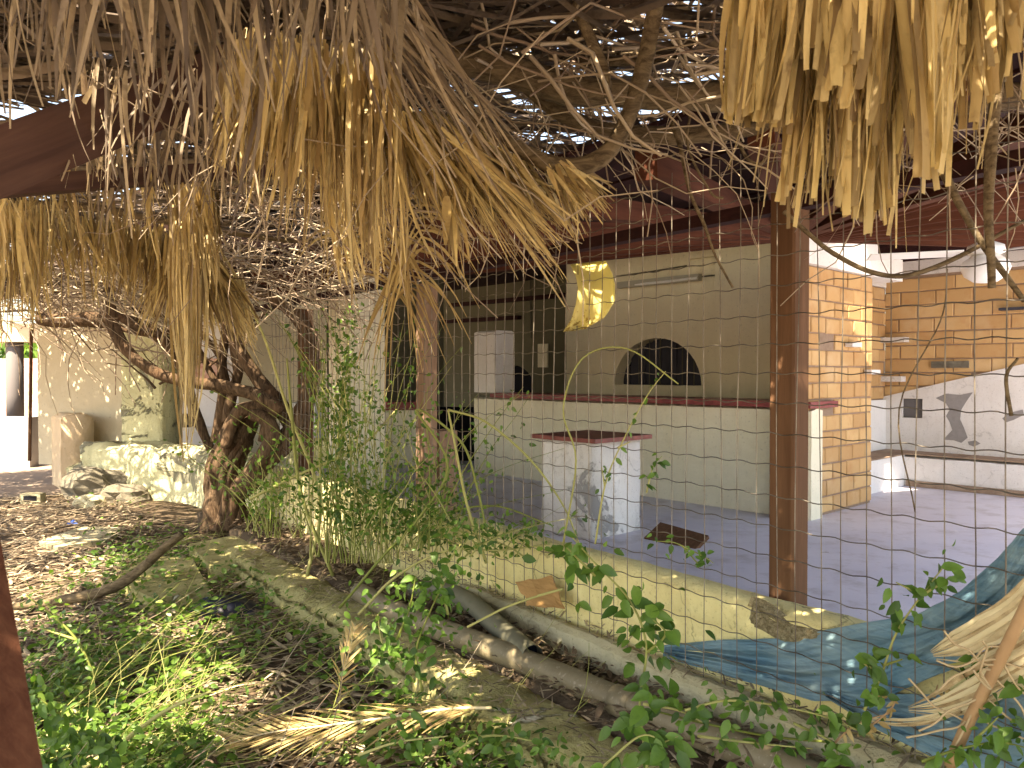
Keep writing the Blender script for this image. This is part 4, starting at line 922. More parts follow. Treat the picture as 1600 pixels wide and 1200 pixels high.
def twig_cloud(name, N, gen, mat='twig', rad=(.0015, .004), steps=5, stepl=(.05, .11), curl=.5, seed=5, label=None):
    g = np.random.default_rng(seed); mb = MB()
    for i in range(N):
        p, d = gen(g); pts = [p]; d = d.normalized(); L = g.uniform(*stepl)
        for k in range(steps): d = (d + Vector(g.normal(0, curl, 3)) * .6).normalized(); pts.append(pts[-1] + d * L)
        r0 = g.uniform(*rad); mb.tube(pts, [r0 * (1 - .5 * k / steps) for k in range(steps + 1)], 4, t=float(g.random()), cap=False)
    o = mb.build(name, mat, None, True); o['kind'] = 'stuff'
    if label: tag(o, label, 'twigs')
    return o
def box_gen(px0, px1, py0, py1, Y0, Y1, bias):
    def g_(g): return atY(g.uniform(px0, px1), g.uniform(py0, py1), g.uniform(Y0, Y1)), bias + Vector(g.normal(0, .5, 3))
    return g_
twig_cloud('brushwood', 330, box_gen(690, 1160, -30, 150, 2.0, 3.2, Vector((.8, .1, -.1))), rad=(.0022, .007), stepl=(.05, .12), seed=11, label='tangle of bleached twigs round the thick branches at top centre')
twig_cloud('brushwood', 40, box_gen(850, 1330, 180, 235, 2.2, 2.6, Vector((.8, 0, -.25))), rad=(.001, .003), curl=.55, seed=12, label='curly vine twigs hanging over the fence top')
twig_cloud('brushwood', 420, box_gen(20, 520, 330, 470, 3.8, 6.2, Vector((.9, .3, -.1))), rad=(.002, .006), stepl=(.07, .2), seed=13, label='grey twigs over the vine limbs at left')
twig_cloud('brushwood', 260, box_gen(-20, 330, 440, 510, 6.2, 8.5, Vector((.9, .1, -.1))), rad=(.003, .010), stepl=(.08, .25), seed=14, label='sunlit twigs above the buff wall')
twig_cloud('brushwood', 80, box_gen(1330, 1640, -20, 260, 1.9, 3.0, Vector((.6, 0, -.5))), rad=(.0015, .004), stepl=(.06, .14), seed=15, label='thin twigs behind the near thatch at top right')
twig_cloud('brushwood', 240, box_gen(300, 760, 40, 300, 2.0, 3.4, Vector((.6, 0, -.5))), rad=(.0015, .0045), stepl=(.06, .16), seed=16, label='twigs inside the middle thatch')
# a few long trailing vine stems over the fence
for lst, Y, rp, lab in (([(1050, 190), (1064, 232), (1078, 300), (1100, 350), (1118, 400), (1145, 450)], 2.35, [4, 4, 3, 3, 2, 2], 'long pale tendril falling in front of the arched window wall'),
    ([(1225, 330), (1260, 362), (1300, 395), (1360, 425), (1420, 430), (1500, 400), (1600, 345)], 2.1, [4, 4, 4, 4, 4, 4, 3], 'pale stem looping below the near thatch'),
    ([(1080, 170), (1075, 230), (1110, 300), (1130, 310)], 2.3, [2, 2, 2, 2], 'short tendril beside the hanging thatch'),
    ([(1152, 220), (1170, 250), (1190, 255), (1210, 225)], 2.3, [3, 3, 3, 2], 'looped twig below the near thatch'),
    ([(1430, 800), (1405, 640), (1470, 500), (1480, 420)], 2.2, [1.2, 1.2, 1.2, 1.2], 'hair-thin dry stem climbing the fence at right'),
    ([(1580, 650), (1572, 590), (1590, 560)], 2.0, [3, 3, 2], 'bent pale stem end at the right edge')):
    limb('tendril', lst, Y, rp, 'branch', None, lab, 'tendril', n=5, wob=0)

# ================================================================== HANGING THATCH
THG = 'hanging bundles of dry palm thatch'
def bundle(label, A0, A1, T0, T1, Y, N, W, jit=(14, 30), dull=False, big=26, Yj=.12, Yt=None, arc=0.0, sweep=None, taper=.7, seed=0, lenvar=.35):
    """roots between pixels A0..A1, tips between T0..T1, at distance about Y"""
    g = np.random.default_rng(seed + 100); u = g.random(N); v = np.clip(u + g.normal(0, .09, N), 0, 1)
    Yt = Y if Yt is None else Yt
    P0 = []; P1 = []; P2 = []
    for i in range(N):
        yy = Y + g.normal() * Yj; yt = Yt + g.normal() * Yj
        ax = A0[0] + (A1[0] - A0[0]) * u[i] + g.normal() * jit[0] * .5; ay = A0[1] + (A1[1] - A0[1]) * u[i] + g.normal() * jit[0] * .6
        tx = T0[0] + (T1[0] - T0[0]) * v[i] + g.normal() * jit[0]; ty = T0[1] + (T1[1] - T0[1]) * v[i] + g.normal() * jit[1]
        k = 1 - lenvar * g.random() ** 2
        tx = ax + (tx - ax) * k; ty = ay + (ty - ay) * k
        a = atY(ax, ay, yy); b = atY(tx, ty, yt); L = (b - a).length
        m_ = a.lerp(b, .5) + Vector((g.normal() * .05 * L, g.normal() * .05 * L, arc * L + g.normal() * .03 * L))
        P0.append(a); P1.append(m_); P2.append(b)
    P0, P1, P2 = map(lambda q: np.array([tuple(v_) for v_ in q]), (P0, P1, P2))
    Wd = W * g.uniform(.45, 1.25, N); side = rndside(N, .4); tw = g.normal(0, .9, N)
    root = empty('thatch_bundle', P0.mean(0), label, 'thatch', THG)
    order = np.argsort(P0[:, 1] + g.normal(0, .05, N)); nb_ = min(big, N)
    for i in order[:nb_]:
        c = P0[i]
        V, Fc, k = ribbons((P0[i:i + 1] - c), (P1[i:i + 1] - c), (P2[i:i + 1] - c), Wd[i:i + 1] * 1.15, side[i:i + 1], segs=8, twist=tw[i:i + 1], fold=.3, taper=taper)
        o = link('palm_strip', mkmesh('palm_strip', V, Fc, 'straw_dull_o' if dull else 'straw_o', smooth=False)); o.location = c
        o.parent = root; o.matrix_parent_inverse = Matrix.Translation(root.location).inverted()
    r = order[nb_:]
    if len(r):
        V, Fc, k = ribbons(P0[r], P1[r], P2[r], Wd[r], side[r], segs=5, twist=tw[r], fold=.3, taper=taper)
        o = link('fine_strips', mkmesh('fine_strips', V, Fc, 'straw_dull' if dull else 'straw', np.repeat(g.random(len(r)), k))); o['kind'] = 'stuff'; localize(o, root)
    return root
# upper left, dull and close
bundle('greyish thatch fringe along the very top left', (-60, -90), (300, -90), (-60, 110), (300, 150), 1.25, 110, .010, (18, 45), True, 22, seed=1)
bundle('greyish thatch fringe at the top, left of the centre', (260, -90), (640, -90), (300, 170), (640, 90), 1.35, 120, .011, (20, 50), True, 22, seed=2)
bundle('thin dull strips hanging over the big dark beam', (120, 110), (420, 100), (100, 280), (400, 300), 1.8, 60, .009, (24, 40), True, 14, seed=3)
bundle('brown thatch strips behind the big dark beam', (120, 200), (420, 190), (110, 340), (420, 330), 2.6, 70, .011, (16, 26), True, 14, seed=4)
bundle('long straw strips hanging down left of the centre', (360, 60), (500, 60), (330, 260), (470, 330), 1.9, 110, .013, (18, 40), False, 26, seed=5)
bundle('dense golden thatch curtain in the centre', (480, 70), (620, 80), (480, 300), (620, 390), 2.0, 260, .0105, (16, 45), False, 34, seed=6)
bundle('golden thatch fan falling to the right of the curtain', (600, 160), (700, 200), (640, 330), (900, 400), 2.1, 260, .0105, (18, 34), False, 34, arc=.02, seed=7)
bundle('shaggy thatch ends pointing toward the hanging yellow sheet', (690, 190), (800, 240), (700, 300), (890, 350), 2.2, 170, .0105, (18, 30), False, 22, seed=8)
bundle('long steep straw strips crossing the top centre', (540, 10), (640, 0), (640, 200), (860, 330), 1.8, 60, .010, (30, 40), True, 12, seed=9)
bundle('small splayed thatch tuft right of the centre', (850, 262), (890, 262), (890, 365), (960, 318), 2.1, 75, .011, (10, 18), False, 20, seed=10, arc=.04)
# lower left fringe
bundle('straw fringe at the left edge, lowest row', (-40, 320), (80, 320), (-40, 500), (80, 500), 3.0, 150, .012, (12, 22), False, 20, seed=11)
bundle('straw fringe between the left edge and the arching limb', (60, 330), (190, 340), (90, 430), (190, 440), 3.3, 95, .013, (12, 26), False, 18, seed=12)
bundle('straw fringe hanging round the arching limb', (180, 350), (280, 360), (170, 450), (262, 470), 3.5, 130, .013, (10, 20), False, 18, seed=13)
bundle('upper straw row over the round log at left', (-40, 270), (240, 260), (-40, 360), (250, 370), 2.8, 95, .011, (14, 30), False, 18, seed=14)
bundle('straw clump spreading over the vine limbs', (270, 380), (330, 400), (215, 500), (405, 520), 3.6, 260, .014, (12, 22), False, 22, seed=15)
bundle('straw clump behind the long hanging tuft', (330, 430), (380, 440), (350, 500), (400, 545), 3.9, 90, .014, (8, 16), False, 10, seed=16)
bundle('long narrow straw tuft dangling in front of the vine trunk', (276, 300), (306, 300), (288, 640), (300, 655), 3.2, 120, .012, (6, 34), False, 16, seed=17)
bundle('thatch strips hanging above the long narrow tuft', (262, 270), (330, 280), (262, 400), (345, 430), 3.0, 110, .014, (8, 26), False, 14, seed=18)
bundle('sparse strips reaching down beside the middle of the picture', (500, 240), (560, 250), (530, 430), (590, 440), 2.3, 50, .013, (8, 30), False, 16, seed=19)
bundle('two broad pale strips falling left of the second post', (690, 300), (720, 300), (700, 410), (730, 415), 2.15, 16, .018, (7, 20), False, 8, seed=20)
# near thatch, upper right: layered, broad, tips cut at different heights
bundle('broad cut thatch panel at the left of the near cluster', (1165, -90), (1270, -90), (1135, 185), (1235, 200), 1.25, 95, 0.017, (5, 8), False, 30, Yj=.035, taper=.3, seed=21, lenvar=.08)
bundle('frayed thatch end slanting down to the left, near cluster', (1250, 40), (1300, 60), (1218, 290), (1275, 300), 1.35, 60, 0.012, (9, 26), False, 22, Yj=.035, taper=.3, seed=22, lenvar=.2)
bundle('broad thatch strips in the middle of the near cluster', (1280, -90), (1400, -90), (1270, 130), (1375, 185), 1.18, 80, 0.017, (7, 26), False, 26, Yj=.035, taper=.3, seed=23, lenvar=.25)
bundle('lowest hanging thatch tongue above the main post', (1320, 20), (1400, 20), (1300, 300), (1385, 345), 1.32, 80, 0.016, (8, 16), False, 26, Yj=.035, taper=.3, seed=24, lenvar=.12)
bundle('long tapering thatch strip group right of the tongue', (1400, -90), (1490, -90), (1430, 265), (1475, 285), 1.22, 56, 0.018, (6, 12), False, 22, Yj=.035, taper=.3, seed=25, lenvar=.3)
bundle('short thatch strips at the right of the near cluster', (1480, -90), (1600, -90), (1490, 110), (1590, 90), 1.25, 60, 0.015, (8, 44), False, 20, Yj=.035, taper=.3, seed=26, lenvar=.4)
bundle('single thin strips between the thatch tongue and the right edge', (1395, 40), (1540, 20), (1400, 300), (1540, 200), 1.3, 9, .013, (6, 20), False, 9, Yj=.035, taper=.3, seed=27, lenvar=.3)
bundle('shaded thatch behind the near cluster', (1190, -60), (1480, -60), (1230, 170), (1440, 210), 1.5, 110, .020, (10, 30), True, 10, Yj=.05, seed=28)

bundle('thin frayed fibres among the near cluster at top right', (1180, -80), (1560, -80), (1150, 200), (1540, 190), 1.27, 190, .0055, (14, 60), False, 20, Yj=.06, taper=.5, seed=31, lenvar=.5)
bundle('thin frayed fibres round the thatch tongue', (1270, 20), (1420, 20), (1240, 290), (1400, 330), 1.33, 120, .005, (14, 30), False, 16, Yj=.05, taper=.5, seed=32, lenvar=.4)
# ------------------------------------------------------------------ palm fronds
def frond(label, spine, Y, nleaf, llen, drop, mat_o='straw_o', wd=.011, side2=True, rach=.006, fan=.6, up=False, floor_z=None):
    P = catmull([p if isinstance(p, Vector) else atY(p[0], p[1], p[2] if len(p) > 2 else Y) for p in spine], 8)
    root = empty('palm_frond', P[0], label, 'palm frond')
    mb = MB(); mb.tube(P, lerps([rach, rach * .3], len(P)), 6); localize(mb.build('rachis', 'sheath', None, True), root)
    n = len(P)
    for i in range(nleaf):
        t = .08 + .9 * i / nleaf; j = int(t * (n - 1)); p = P[j]; d = (P[min(j + 1, n - 1)] - P[max(j - 1, 0)]).normalized()
        for sgn in ((1, -1) if side2 else (1,)):
            if up: lat = d.cross(Vector((0, 0, 1))).normalized() * sgn
            else: lat = d.cross(Vector((0, -1, 0))).normalized() * sgn
            L = llen * (math.sin(math.pi * (t * .85 + .12)) ** .6) * rng.uniform(.8, 1.1)
            dv = (d * fan + lat + Vector(rng.normal(0, .12, 3))).normalized()
            a = p; c = p + dv * L * .55; e = p + dv * L + Vector((0, 0, -drop * L))
            if floor_z is not None: c.z = max(c.z, floor_z + .01); e.z = max(floor_z + .005 + rng.random() * .03, e.z)
            V, Fc, k = ribbons(np.array([(0, 0, 0)], float), npv([tuple(c - a)]), npv([tuple(e - a)]), np.array([wd]), np.array([tuple(d)]), segs=5, fold=.35, taper=.85)
            o = link('leaflet', mkmesh('leaflet', V, Fc, mat_o)); o.location = a; o.parent = root; o.matrix_parent_inverse = Matrix.Translation(root.location).inverted()
    return root
frond('arching dry palm frond drooping left of the second post', [(545, 400), (560, 350), (590, 325), (630, 330), (655, 360), (668, 400)], 3.6, 17, .42, .9, wd=.014, fan=.5)
frond('dry palm frond with combed leaflets hanging below the thatch', [(560, 440), (575, 405), (600, 385), (628, 395), (640, 430), (645, 470)], 3.7, 15, .40, 1.0, wd=.012, fan=.4)
g0 = .03
frond('straw-coloured fallen palm frond lying across the weeds', [onZ(768, 1106, .15), onZ(700, 1108, .15), onZ(600, 1122, .14), onZ(500, 1135, .13), onZ(420, 1145, .11), onZ(350, 1165, .09)], 3, 52, .26, .15, wd=.011, fan=1.3, up=True, floor_z=.09, rach=.006)
frond('narrow dead frond tip standing in the weeds left of the kerb', [onZ(530, 1110, .02), atY(535, 1060, 2.9), atY(548, 1010, 2.95), atY(556, 975, 3.0)], 3, 16, .10, .1, wd=.010, fan=1.6, rach=.003)

# ================================================================== GROUND THINGS AT LEFT
def rock(px, py, r, sq, label, mat='stone', z=None):
    z = -.05 if z is None else z; c = onZ(px, py, z); mb = MB(); n, m_ = 14, 9; V = []
    for j in range(m_ + 1):
        for i in range(n):
            th = math.pi * j / m_; ph = 2 * math.pi * i / n; d = Vector((math.sin(th) * math.cos(ph), math.sin(th) * math.sin(ph), math.cos(th)))
            V.append(Vector((d.x * r, d.y * r * .8, d.z * r * sq)) * (1 + .55 * mnoise.noise(d * 1.7 + c)))
    Fc = [(j * n + i, j * n + (i + 1) % n, (j + 1) * n + (i + 1) % n, (j + 1) * n + i) for j in range(m_) for i in range(n)]
    o = link('rock', mkmesh('rock', V, Fc, mat, smooth=False), None, c + Vector((0, 0, r * sq * .5))); return tag(o, label, 'rock', 'rocks in the yard')
rock(150, 778, .36, .62, 'large grey rock in the middle of the pile')
rock(196, 786, .25, .55, 'rock at the right end of the pile touching the bulging wall')
rock(140, 795, .16, .6, 'small round pale rock in front of the pile', 'strip')
def slab(pts, z, th, label, mat='kerb'):
    P = [onZ(x, y, z) for x, y in pts]; c = sum(P, Vector()) / len(P); mb = MB(); n = len(P)
    mb.add([p - c for p in P] + [p - c - Vector((0, 0, th)) for p in P], [tuple(range(n)), tuple(reversed(range(n, 2 * n)))] + [(i, (i + 1) % n, (i + 1) % n + n, i + n) for i in range(n)])
    o = mb.build('concrete_slab', mat); o.location = c; return tag(o, label, 'slab')
slab([(175, 905), (235, 868), (300, 872), (330, 925), (240, 935)], .06, .1, 'flat broken concrete slab under the grey branch')
slab([(295, 850), (400, 830), (470, 838), (400, 880), (330, 885)], .08, .1, 'greenish concrete slab at the foot of the vine trunk')
slab([(60, 845), (130, 822), (190, 824), (170, 842), (90, 855)], -.0, .04, 'thin pale slab in the leaf litter at left', 'strip')
pole([(20, 948), (80, 940), (140, 930), (185, 915), (220, 890), (250, 862), (285, 835)], 4.4, [5, 7, 8, 8, 8, 7, 6], 'grey bare branch lying over the broken slab')
mb = MB(); c = onZ(47, 785, -.03); mb.box(c.x - .11, c.x + .11, c.y, c.y + .1, -.05, .06); o = mb.build('hollow_block', 'strip')
mb = MB(); mb.box(c.x - .07, c.x + .07, c.y - .006, c.y - .002, -.02, .04); localize(mb.build('hollow', 'black'), o); tag(o, 'small hollow concrete block lying left of the rock pile', 'block')  # black plate drawn as the shaded hole of the block
c = onZ(105, 820, -.02); mb = MB(); mb.tube([c, c + Vector((.05, .02, .01)), c + Vector((.09, 0, .0))], [.02, .035, .012], 7); tag(mb.build('bottle_cap', 'blue'), 'crumpled blue plastic scrap in the leaf litter', 'scrap')
c = onZ(350, 955, -.02)
V = []; n = 16
for j in range(n):
    for i in range(n):
        x, y = (i / (n - 1) - .5), (j / (n - 1) - .5); e = max(0, .25 - x * x - y * y); V.append((x * .42, y * .3, e * .35 + .03 * mnoise.noise(Vector((x * 9, y * 9, 1)))))
o = link('plastic_bag', mkmesh('plastic_bag', V, [(j * n + i, j * n + i + 1, (j + 1) * n + i + 1, (j + 1) * n + i) for j in range(n - 1) for i in range(n - 1)], 'bag', smooth=True), None, c); tag(o, 'dark crumpled plastic sheet half hidden in the weeds', 'plastic bag')
# litter: strips, twigs and leaves
def ground_pts(N, g, fn, x0, x1, y0, y1):
    out = []
    while len(out) < N:
        x, y = g.uniform(x0, x1), g.uniform(y0, y1)
        if fn(x, y, g): out.append((x, y, gz(x, y)))
    return np.array(out)
def yardfn(x, y, g):
    q, w = F.sw(Vector((x, y, 0))); return w < 1.66 and y > .9 and abs(x) < y * .75 + .4 and soilfn(x, y)
g = np.random.default_rng(40); N = 7500
P = ground_pts(N, g, lambda x, y, g: yardfn(x, y, g) and g.random() < (1 if y < 6 else .6), -6, 2, 1.6, 9); a = g.uniform(0, 2 * math.pi, N)
D = np.column_stack([np.cos(a), np.sin(a), g.normal(0, .10, N)]); L = g.uniform(.04, .22, N)[:, None]; P[:, 2] += .022 + g.random(N) * .035
V, Fc, k = ribbons(P, P + D * L * .5 + np.column_stack([g.normal(0, .01, (N, 2)), g.uniform(0, .02, N)]), P + D * L, g.uniform(.006, .03, N), np.cross(D, [0, 0, 1.0]), segs=3, taper=.8)
tag(link('leaf_litter', mkmesh('leaf_litter', V, Fc, 'litter', np.repeat(g.random(N) ** 1.4, k))), kind='stuff')
N = 2600; out = []
while len(out) < N:
    q, w = g.uniform(-.3, 6.8), g.uniform(1.9, 2.26); p = F.P(q, w, .15); out.append(tuple(p))
P = np.array(out); a = g.uniform(0, 2 * math.pi, N); D = np.column_stack([np.cos(a), np.sin(a), g.normal(0, .3, N)]); L = g.uniform(.02, .07, N)[:, None]; P[:, 2] += g.random(N) * .03
V, Fc, k = ribbons(P, P + D * L * .5 + np.array([0, 0, .01]), P + D * L, g.uniform(.01, .03, N), np.cross(D, [0, 0, 1.0]), segs=3)
tag(link('dead_leaves', mkmesh('dead_leaves', V, Fc, 'litter', np.repeat(g.random(N) ** 2 * .6, k))), kind='stuff')
twig_cloud('dry_stalks', 300, lambda g: (Vector(tuple(ground_pts(1, g, yardfn, -5, 1.5, 1.8, 8)[0])) + Vector((0, 0, .05)), Vector((.8, .5, .05)) + Vector(g.normal(0, .5, 3)) * Vector((1, 1, .15)).length * .5), rad=(.001, .003), stepl=(.05, .12), curl=.18, seed=22)

N = 420; fq = g.uniform(-1, 8, N); fw_ = 2.5 + np.abs(g.normal(0, 1.0, N)) * g.uniform(.1, 1.5, N); P = np.array([tuple(F.P(a_, b_, .006 + .012 * g.random())) for a_, b_ in zip(fq, fw_)]); a = g.uniform(0, 2 * math.pi, N)
D = np.column_stack([np.cos(a), np.sin(a), np.zeros(N)]); L = g.uniform(.02, .09, N)[:, None]
V, Fc, k = ribbons(P, P + D * L * .5 + np.array([0, 0, .006]), P + D * L, g.uniform(.006, .022, N), np.cross(D, [0, 0, 1.0]), segs=3)
tag(link('blown_leaves', mkmesh('blown_leaves', V, Fc, 'litter', np.repeat(g.random(N) * .6, k))), kind='stuff')
N = 1500; fq = g.uniform(-.6, 5.4, N); wsel = g.random(N) < .55; fw_ = np.where(wsel, g.uniform(1.66, 1.92, N), g.uniform(2.2, 2.3, N)); hz_ = np.where(wsel, .118, .25)
P = np.array([tuple(F.P(a_, b_, c_ + .008 + .015 * g.random())) for a_, b_, c_ in zip(fq, fw_, hz_)]); a = g.normal(R(120), 1.1, N)
D = np.column_stack([np.cos(a), np.sin(a), g.normal(0, .12, N)]); L = g.uniform(.015, .10, N)[:, None]
V, Fc, k = ribbons(P, P + D * L * .5 + np.array([0, 0, .006]), P + D * L, g.uniform(.002, .014, N), np.cross(D, [0, 0, 1.0]), segs=3)
tag(link('kerb_debris', mkmesh('kerb_debris', V, Fc, 'litter', np.repeat(g.random(N), k))), kind='stuff')
# weeds: ground cover leaves in clumps
def cover(name, N, centres, spread, hgt, Lr, mat, seed, up=.9, tv=LV, tf=LF):
    g = np.random.default_rng(seed); C = np.array(centres); idx = g.integers(0, len(C), N)
    P = C[idx] + np.column_stack([g.normal(0, 1, (N, 2)) * spread, np.zeros(N)])
    ok = []
    for i, (x, y, z) in enumerate(P):
        q, w = F.sw(Vector((x, y, 0))); ok.append(w < 1.75 and y > 1.5)
    P = P[np.array(ok)]; N = len(P)
    P[:, 2] = np.array([gz(x, y) for x, y in P[:, :2]]) + g.random(N) ** 1.3 * hgt + .02
    D = g.normal(0, 1, (N, 3)); D[:, 2] = g.normal(.1, .3, N)
    return tag(leaf_obj(name, P, D, g.uniform(*Lr, N), mat, tv=tv, tf=tf, up=up), kind='stuff')
g = np.random.default_rng(50)
cent = []
for (px0, px1, py0, py1, n) in ((60, 350, 960, 1200, 46), (130, 520, 865, 970, 44), (300, 680, 900, 1060, 46), (180, 440, 830, 900, 22), (440, 700, 850, 960, 30), (560, 900, 1120, 1220, 30), (60, 330, 1080, 1240, 40), (150, 280, 740, 800, 8), (0, 160, 1000, 1150, 16)):
    for _ in range(n):
        p = onZ(g.uniform(px0, px1), g.uniform(py0, py1), -.02); cent.append(tuple(p))
cover('ground_cover', 7200, cent, .12, .13, (.016, .056), 'leaf', 51)
cover('young_weeds', 1500, cent, .16, .17, (.015, .045), 'leaf_y', 52)
cover('narrow_weeds', 1800, cent, .16, .15, (.03, .075), 'leaf', 53, tv=LVn, tf=LFn)
cover('withered_weeds', 700, cent, .18, .08, (.02, .055), 'litter', 54)
twig_cloud('weed_stems', 420, lambda g: (Vector(cent[g.integers(0, len(cent))]) + Vector((g.normal() * .1, g.normal() * .1, .02)), Vector((.5, .3, .5)) + Vector(g.normal(0, .5, 3))), mat='stem', rad=(.0008, .002), stepl=(.04, .09), curl=.3, seed=23)
twig_cloud('trailing_stems', 220, lambda g: (Vector(cent[g.integers(0, len(cent))]) + Vector((g.normal() * .2, g.normal() * .2, .06)), Vector((.9, .6, .16)) + Vector(g.normal(0, .25, 3))), mat='stem', rad=(.001, .0026), stepl=(.08, .16), curl=.16, seed=29)

# ------------------------------------------------------------------ climbing vines: stems with separate leaves
lmesh = {}
def leaf_mesh(kind):
    if kind not in lmesh:
        tv, tf = (LV, LF); 
        if kind == 'leaf_wide': tv, tf = leaf_template(5, .42, .22)
        else: tv, tf = leaf_template(5, .32, .25)
        lmesh[kind] = mkmesh('leaf', tv, tf, 'leaf_o' if kind != 'dead' else 'leaf_dead', smooth=True)
    return lmesh[kind]
def vine_plant(name, label, stems, Y, leafs, lsize, kind='leaf_wide', rpx=2.5, smat='stem', dens=1.0, rest=0, restmat='leaf', spread=14, seed=0):
    """stems: pixel polylines; leafs: number of separate leaves; rest: small leaves kept together"""
    g = np.random.default_rng(seed + 300); P0 = atY(stems[0][0][0], stems[0][0][1], Y); root = empty(name, P0, label, 'plant')
    allp = []
    for st in stems:
        P = catmull([atY(p[0], p[1], (p[2] if len(p) > 2 else Y)) for p in st], 6); allp += P[2:]
        mb = MB(); mb.tube(P, lerps([rpx * Y / 1200, rpx * .4 * Y / 1200], len(P)), 5, t=float(g.random())); localize(mb.build('stem', smat, None, True), root)
    for i in range(leafs):
        p = allp[g.integers(0, len(allp))] + Vector(g.normal(0, 1, 3)) * spread * Y / 1200 * .6
        o = bpy.data.objects.new('leaf', leaf_mesh(kind)); COL.objects.link(o); o.location = p
        d = Vector((g.normal(), g.normal() * .5 - .3, g.normal() * .5 - .55)).normalized(); nrm = Vector((g.normal() * .4, -.8, .7 + g.normal() * .3))
        x = d.cross(nrm).normalized(); z = x.cross(d); m_ = Matrix((x, d, z)).transposed(); o.rotation_euler = m_.to_euler()
        s_ = lsize * g.uniform(.6, 1.2); o.scale = (s_ * g.uniform(.85, 1.15), s_, s_)
        o.parent = root; o.matrix_parent_inverse = Matrix.Translation(root.location).inverted()
    if rest:
        pts = np.array([tuple(allp[g.integers(0, len(allp))]) for _ in range(rest)]) + g.normal(0, 1, (rest, 3)) * spread * 1.3 * Y / 1200
        D = g.normal(0, 1, (rest, 3)); D[:, 2] -= .4; o = leaf_obj('small_leaves', pts, D, g.uniform(.35, .8, rest) * lsize, restmat, None, up=.5); o['kind'] = 'stuff'; localize(o, root)
    return root
vine_plant('climbing_vine', 'broad-leaved vine climbing the fence right of the cardboard', [[(1010, 1190), (1000, 1100), (1010, 1010), (985, 940), (930, 880), (890, 835)], [(1010, 1020), (1040, 990), (1010, 960)], [(930, 900), (900, 870), (880, 850)], [(1005, 1100), (1060, 1110), (1100, 1130)]], 2.15, 84, .056, rest=60, seed=1, spread=22)
vine_plant('climbing_vine', 'thin vine with small leaves in front of the pedestal table', [[(930, 850), (945, 760), (968, 700), (1010, 620), (1040, 580)], [(945, 760), (940, 730)], [(965, 700), (985, 690)]], 2.4, 16, .026, rpx=1.6, seed=2, spread=8)
vine_plant('climbing_vine', 'leafy sprig poking through the fence beside the pedestal table', [[(1090, 880), (1060, 850), (1020, 845)], [(1060, 850), (1100, 870), (1115, 880)], [(1010, 770), (1020, 730), (1035, 712)]], 2.5, 34, .030, rpx=1.4, seed=3, spread=10)
vine_plant('climbing_vine', 'bright leafy shoot rising before the blue cloth', [[(1350, 1110), (1375, 1060), (1400, 990), (1440, 930), (1475, 885)], [(1370, 1050), (1340, 1030)], [(1440, 930), (1400, 910)], [(1440, 930), (1490, 900)], [(1380, 1040), (1410, 1030)], [(1350, 1080), (1370, 1100)]], 2.05, 58, .052, rest=16, seed=4, spread=15)
vine_plant('climbing_vine', 'leaves sprawling along the ledge below the blue cloth', [[(1070, 1110), (1130, 1095), (1200, 1100), (1290, 1120), (1360, 1150)], [(1090, 1150), (1170, 1160), (1270, 1170)], [(1240, 1130), (1300, 1160), (1310, 1190)]], 2.1, 70, .044, rest=80, seed=5, spread=20)
vine_plant('climbing_vine', 'leaves filling the bottom right corner', [[(1440, 1190), (1500, 1170), (1560, 1160), (1610, 1170)], [(1530, 1150), (1560, 1120)], [(1590, 1070), (1605, 1050)]], 1.9, 34, .052, rest=50, seed=6, spread=18)
vine_plant('climbing_vine', 'dark leaves trapped between the palm sheaths and the cloth', [[(1480, 1040), (1520, 1035), (1560, 1045), (1600, 1040)]], 2.02, 30, .045, rest=10, seed=7, spread=12)
vine_plant('climbing_vine', 'broad leaves crowding the bottom edge below the pipe', [[(940, 1200), (1000, 1150), (1040, 1160)], [(1010, 1200), (1020, 1170), (1060, 1150)], [(960, 1130), (1000, 1110)]], 1.95, 34, .058, rest=0, seed=8, spread=20)
vine_plant('leafy_weed', 'weeds spilling over the kerb left of the long pipe', [[(660, 1080), (650, 1020), (670, 960), (700, 900)], [(620, 1000), (640, 950), (650, 900)], [(640, 1040), (600, 1010), (590, 960)], [(700, 960), (690, 900), (720, 850)]], 2.9, 120, .048, rest=300, seed=9, spread=28)
vine_plant('leafy_weed', 'leaves at the foot of the kerb near the fallen frond', [[(700, 1180), (760, 1150), (840, 1160), (900, 1190)], [(560, 1180), (620, 1160), (700, 1150)]], 2.35, 60, .042, rest=70, seed=10, spread=22)
vine_plant('leafy_weed', 'tall pale weed in the sun at the lower left', [[(150, 1060), (120, 1000), (80, 960), (40, 930)], [(120, 1000), (60, 980)], [(90, 965), (70, 940)]], 2.8, 30, .035, 'leaf_n', rest=60, restmat='leaf_y', seed=11, spread=10)
vine_plant('leafy_weed', 'bright broad-leaved weeds beside the near post', [[(70, 1190), (90, 1150), (130, 1120)], [(60, 1200), (110, 1180), (170, 1170)], [(150, 1200), (180, 1150)], [(100, 1120), (60, 1090)]], 2.3, 96, .05, rest=160, restmat='leaf_y', seed=12, spread=24)
vine_plant('withered_vine', 'withered tan leaves hanging on the fence over the cloth', [[(1300, 1165), (1340, 1130), (1390, 1115)], [(1340, 1150), (1390, 1110), (1400, 1090)], [(1460, 1090), (1465, 1070)]], 2.12, 15, .035, 'dead', rpx=2.0, smat='cane', seed=13, spread=9)

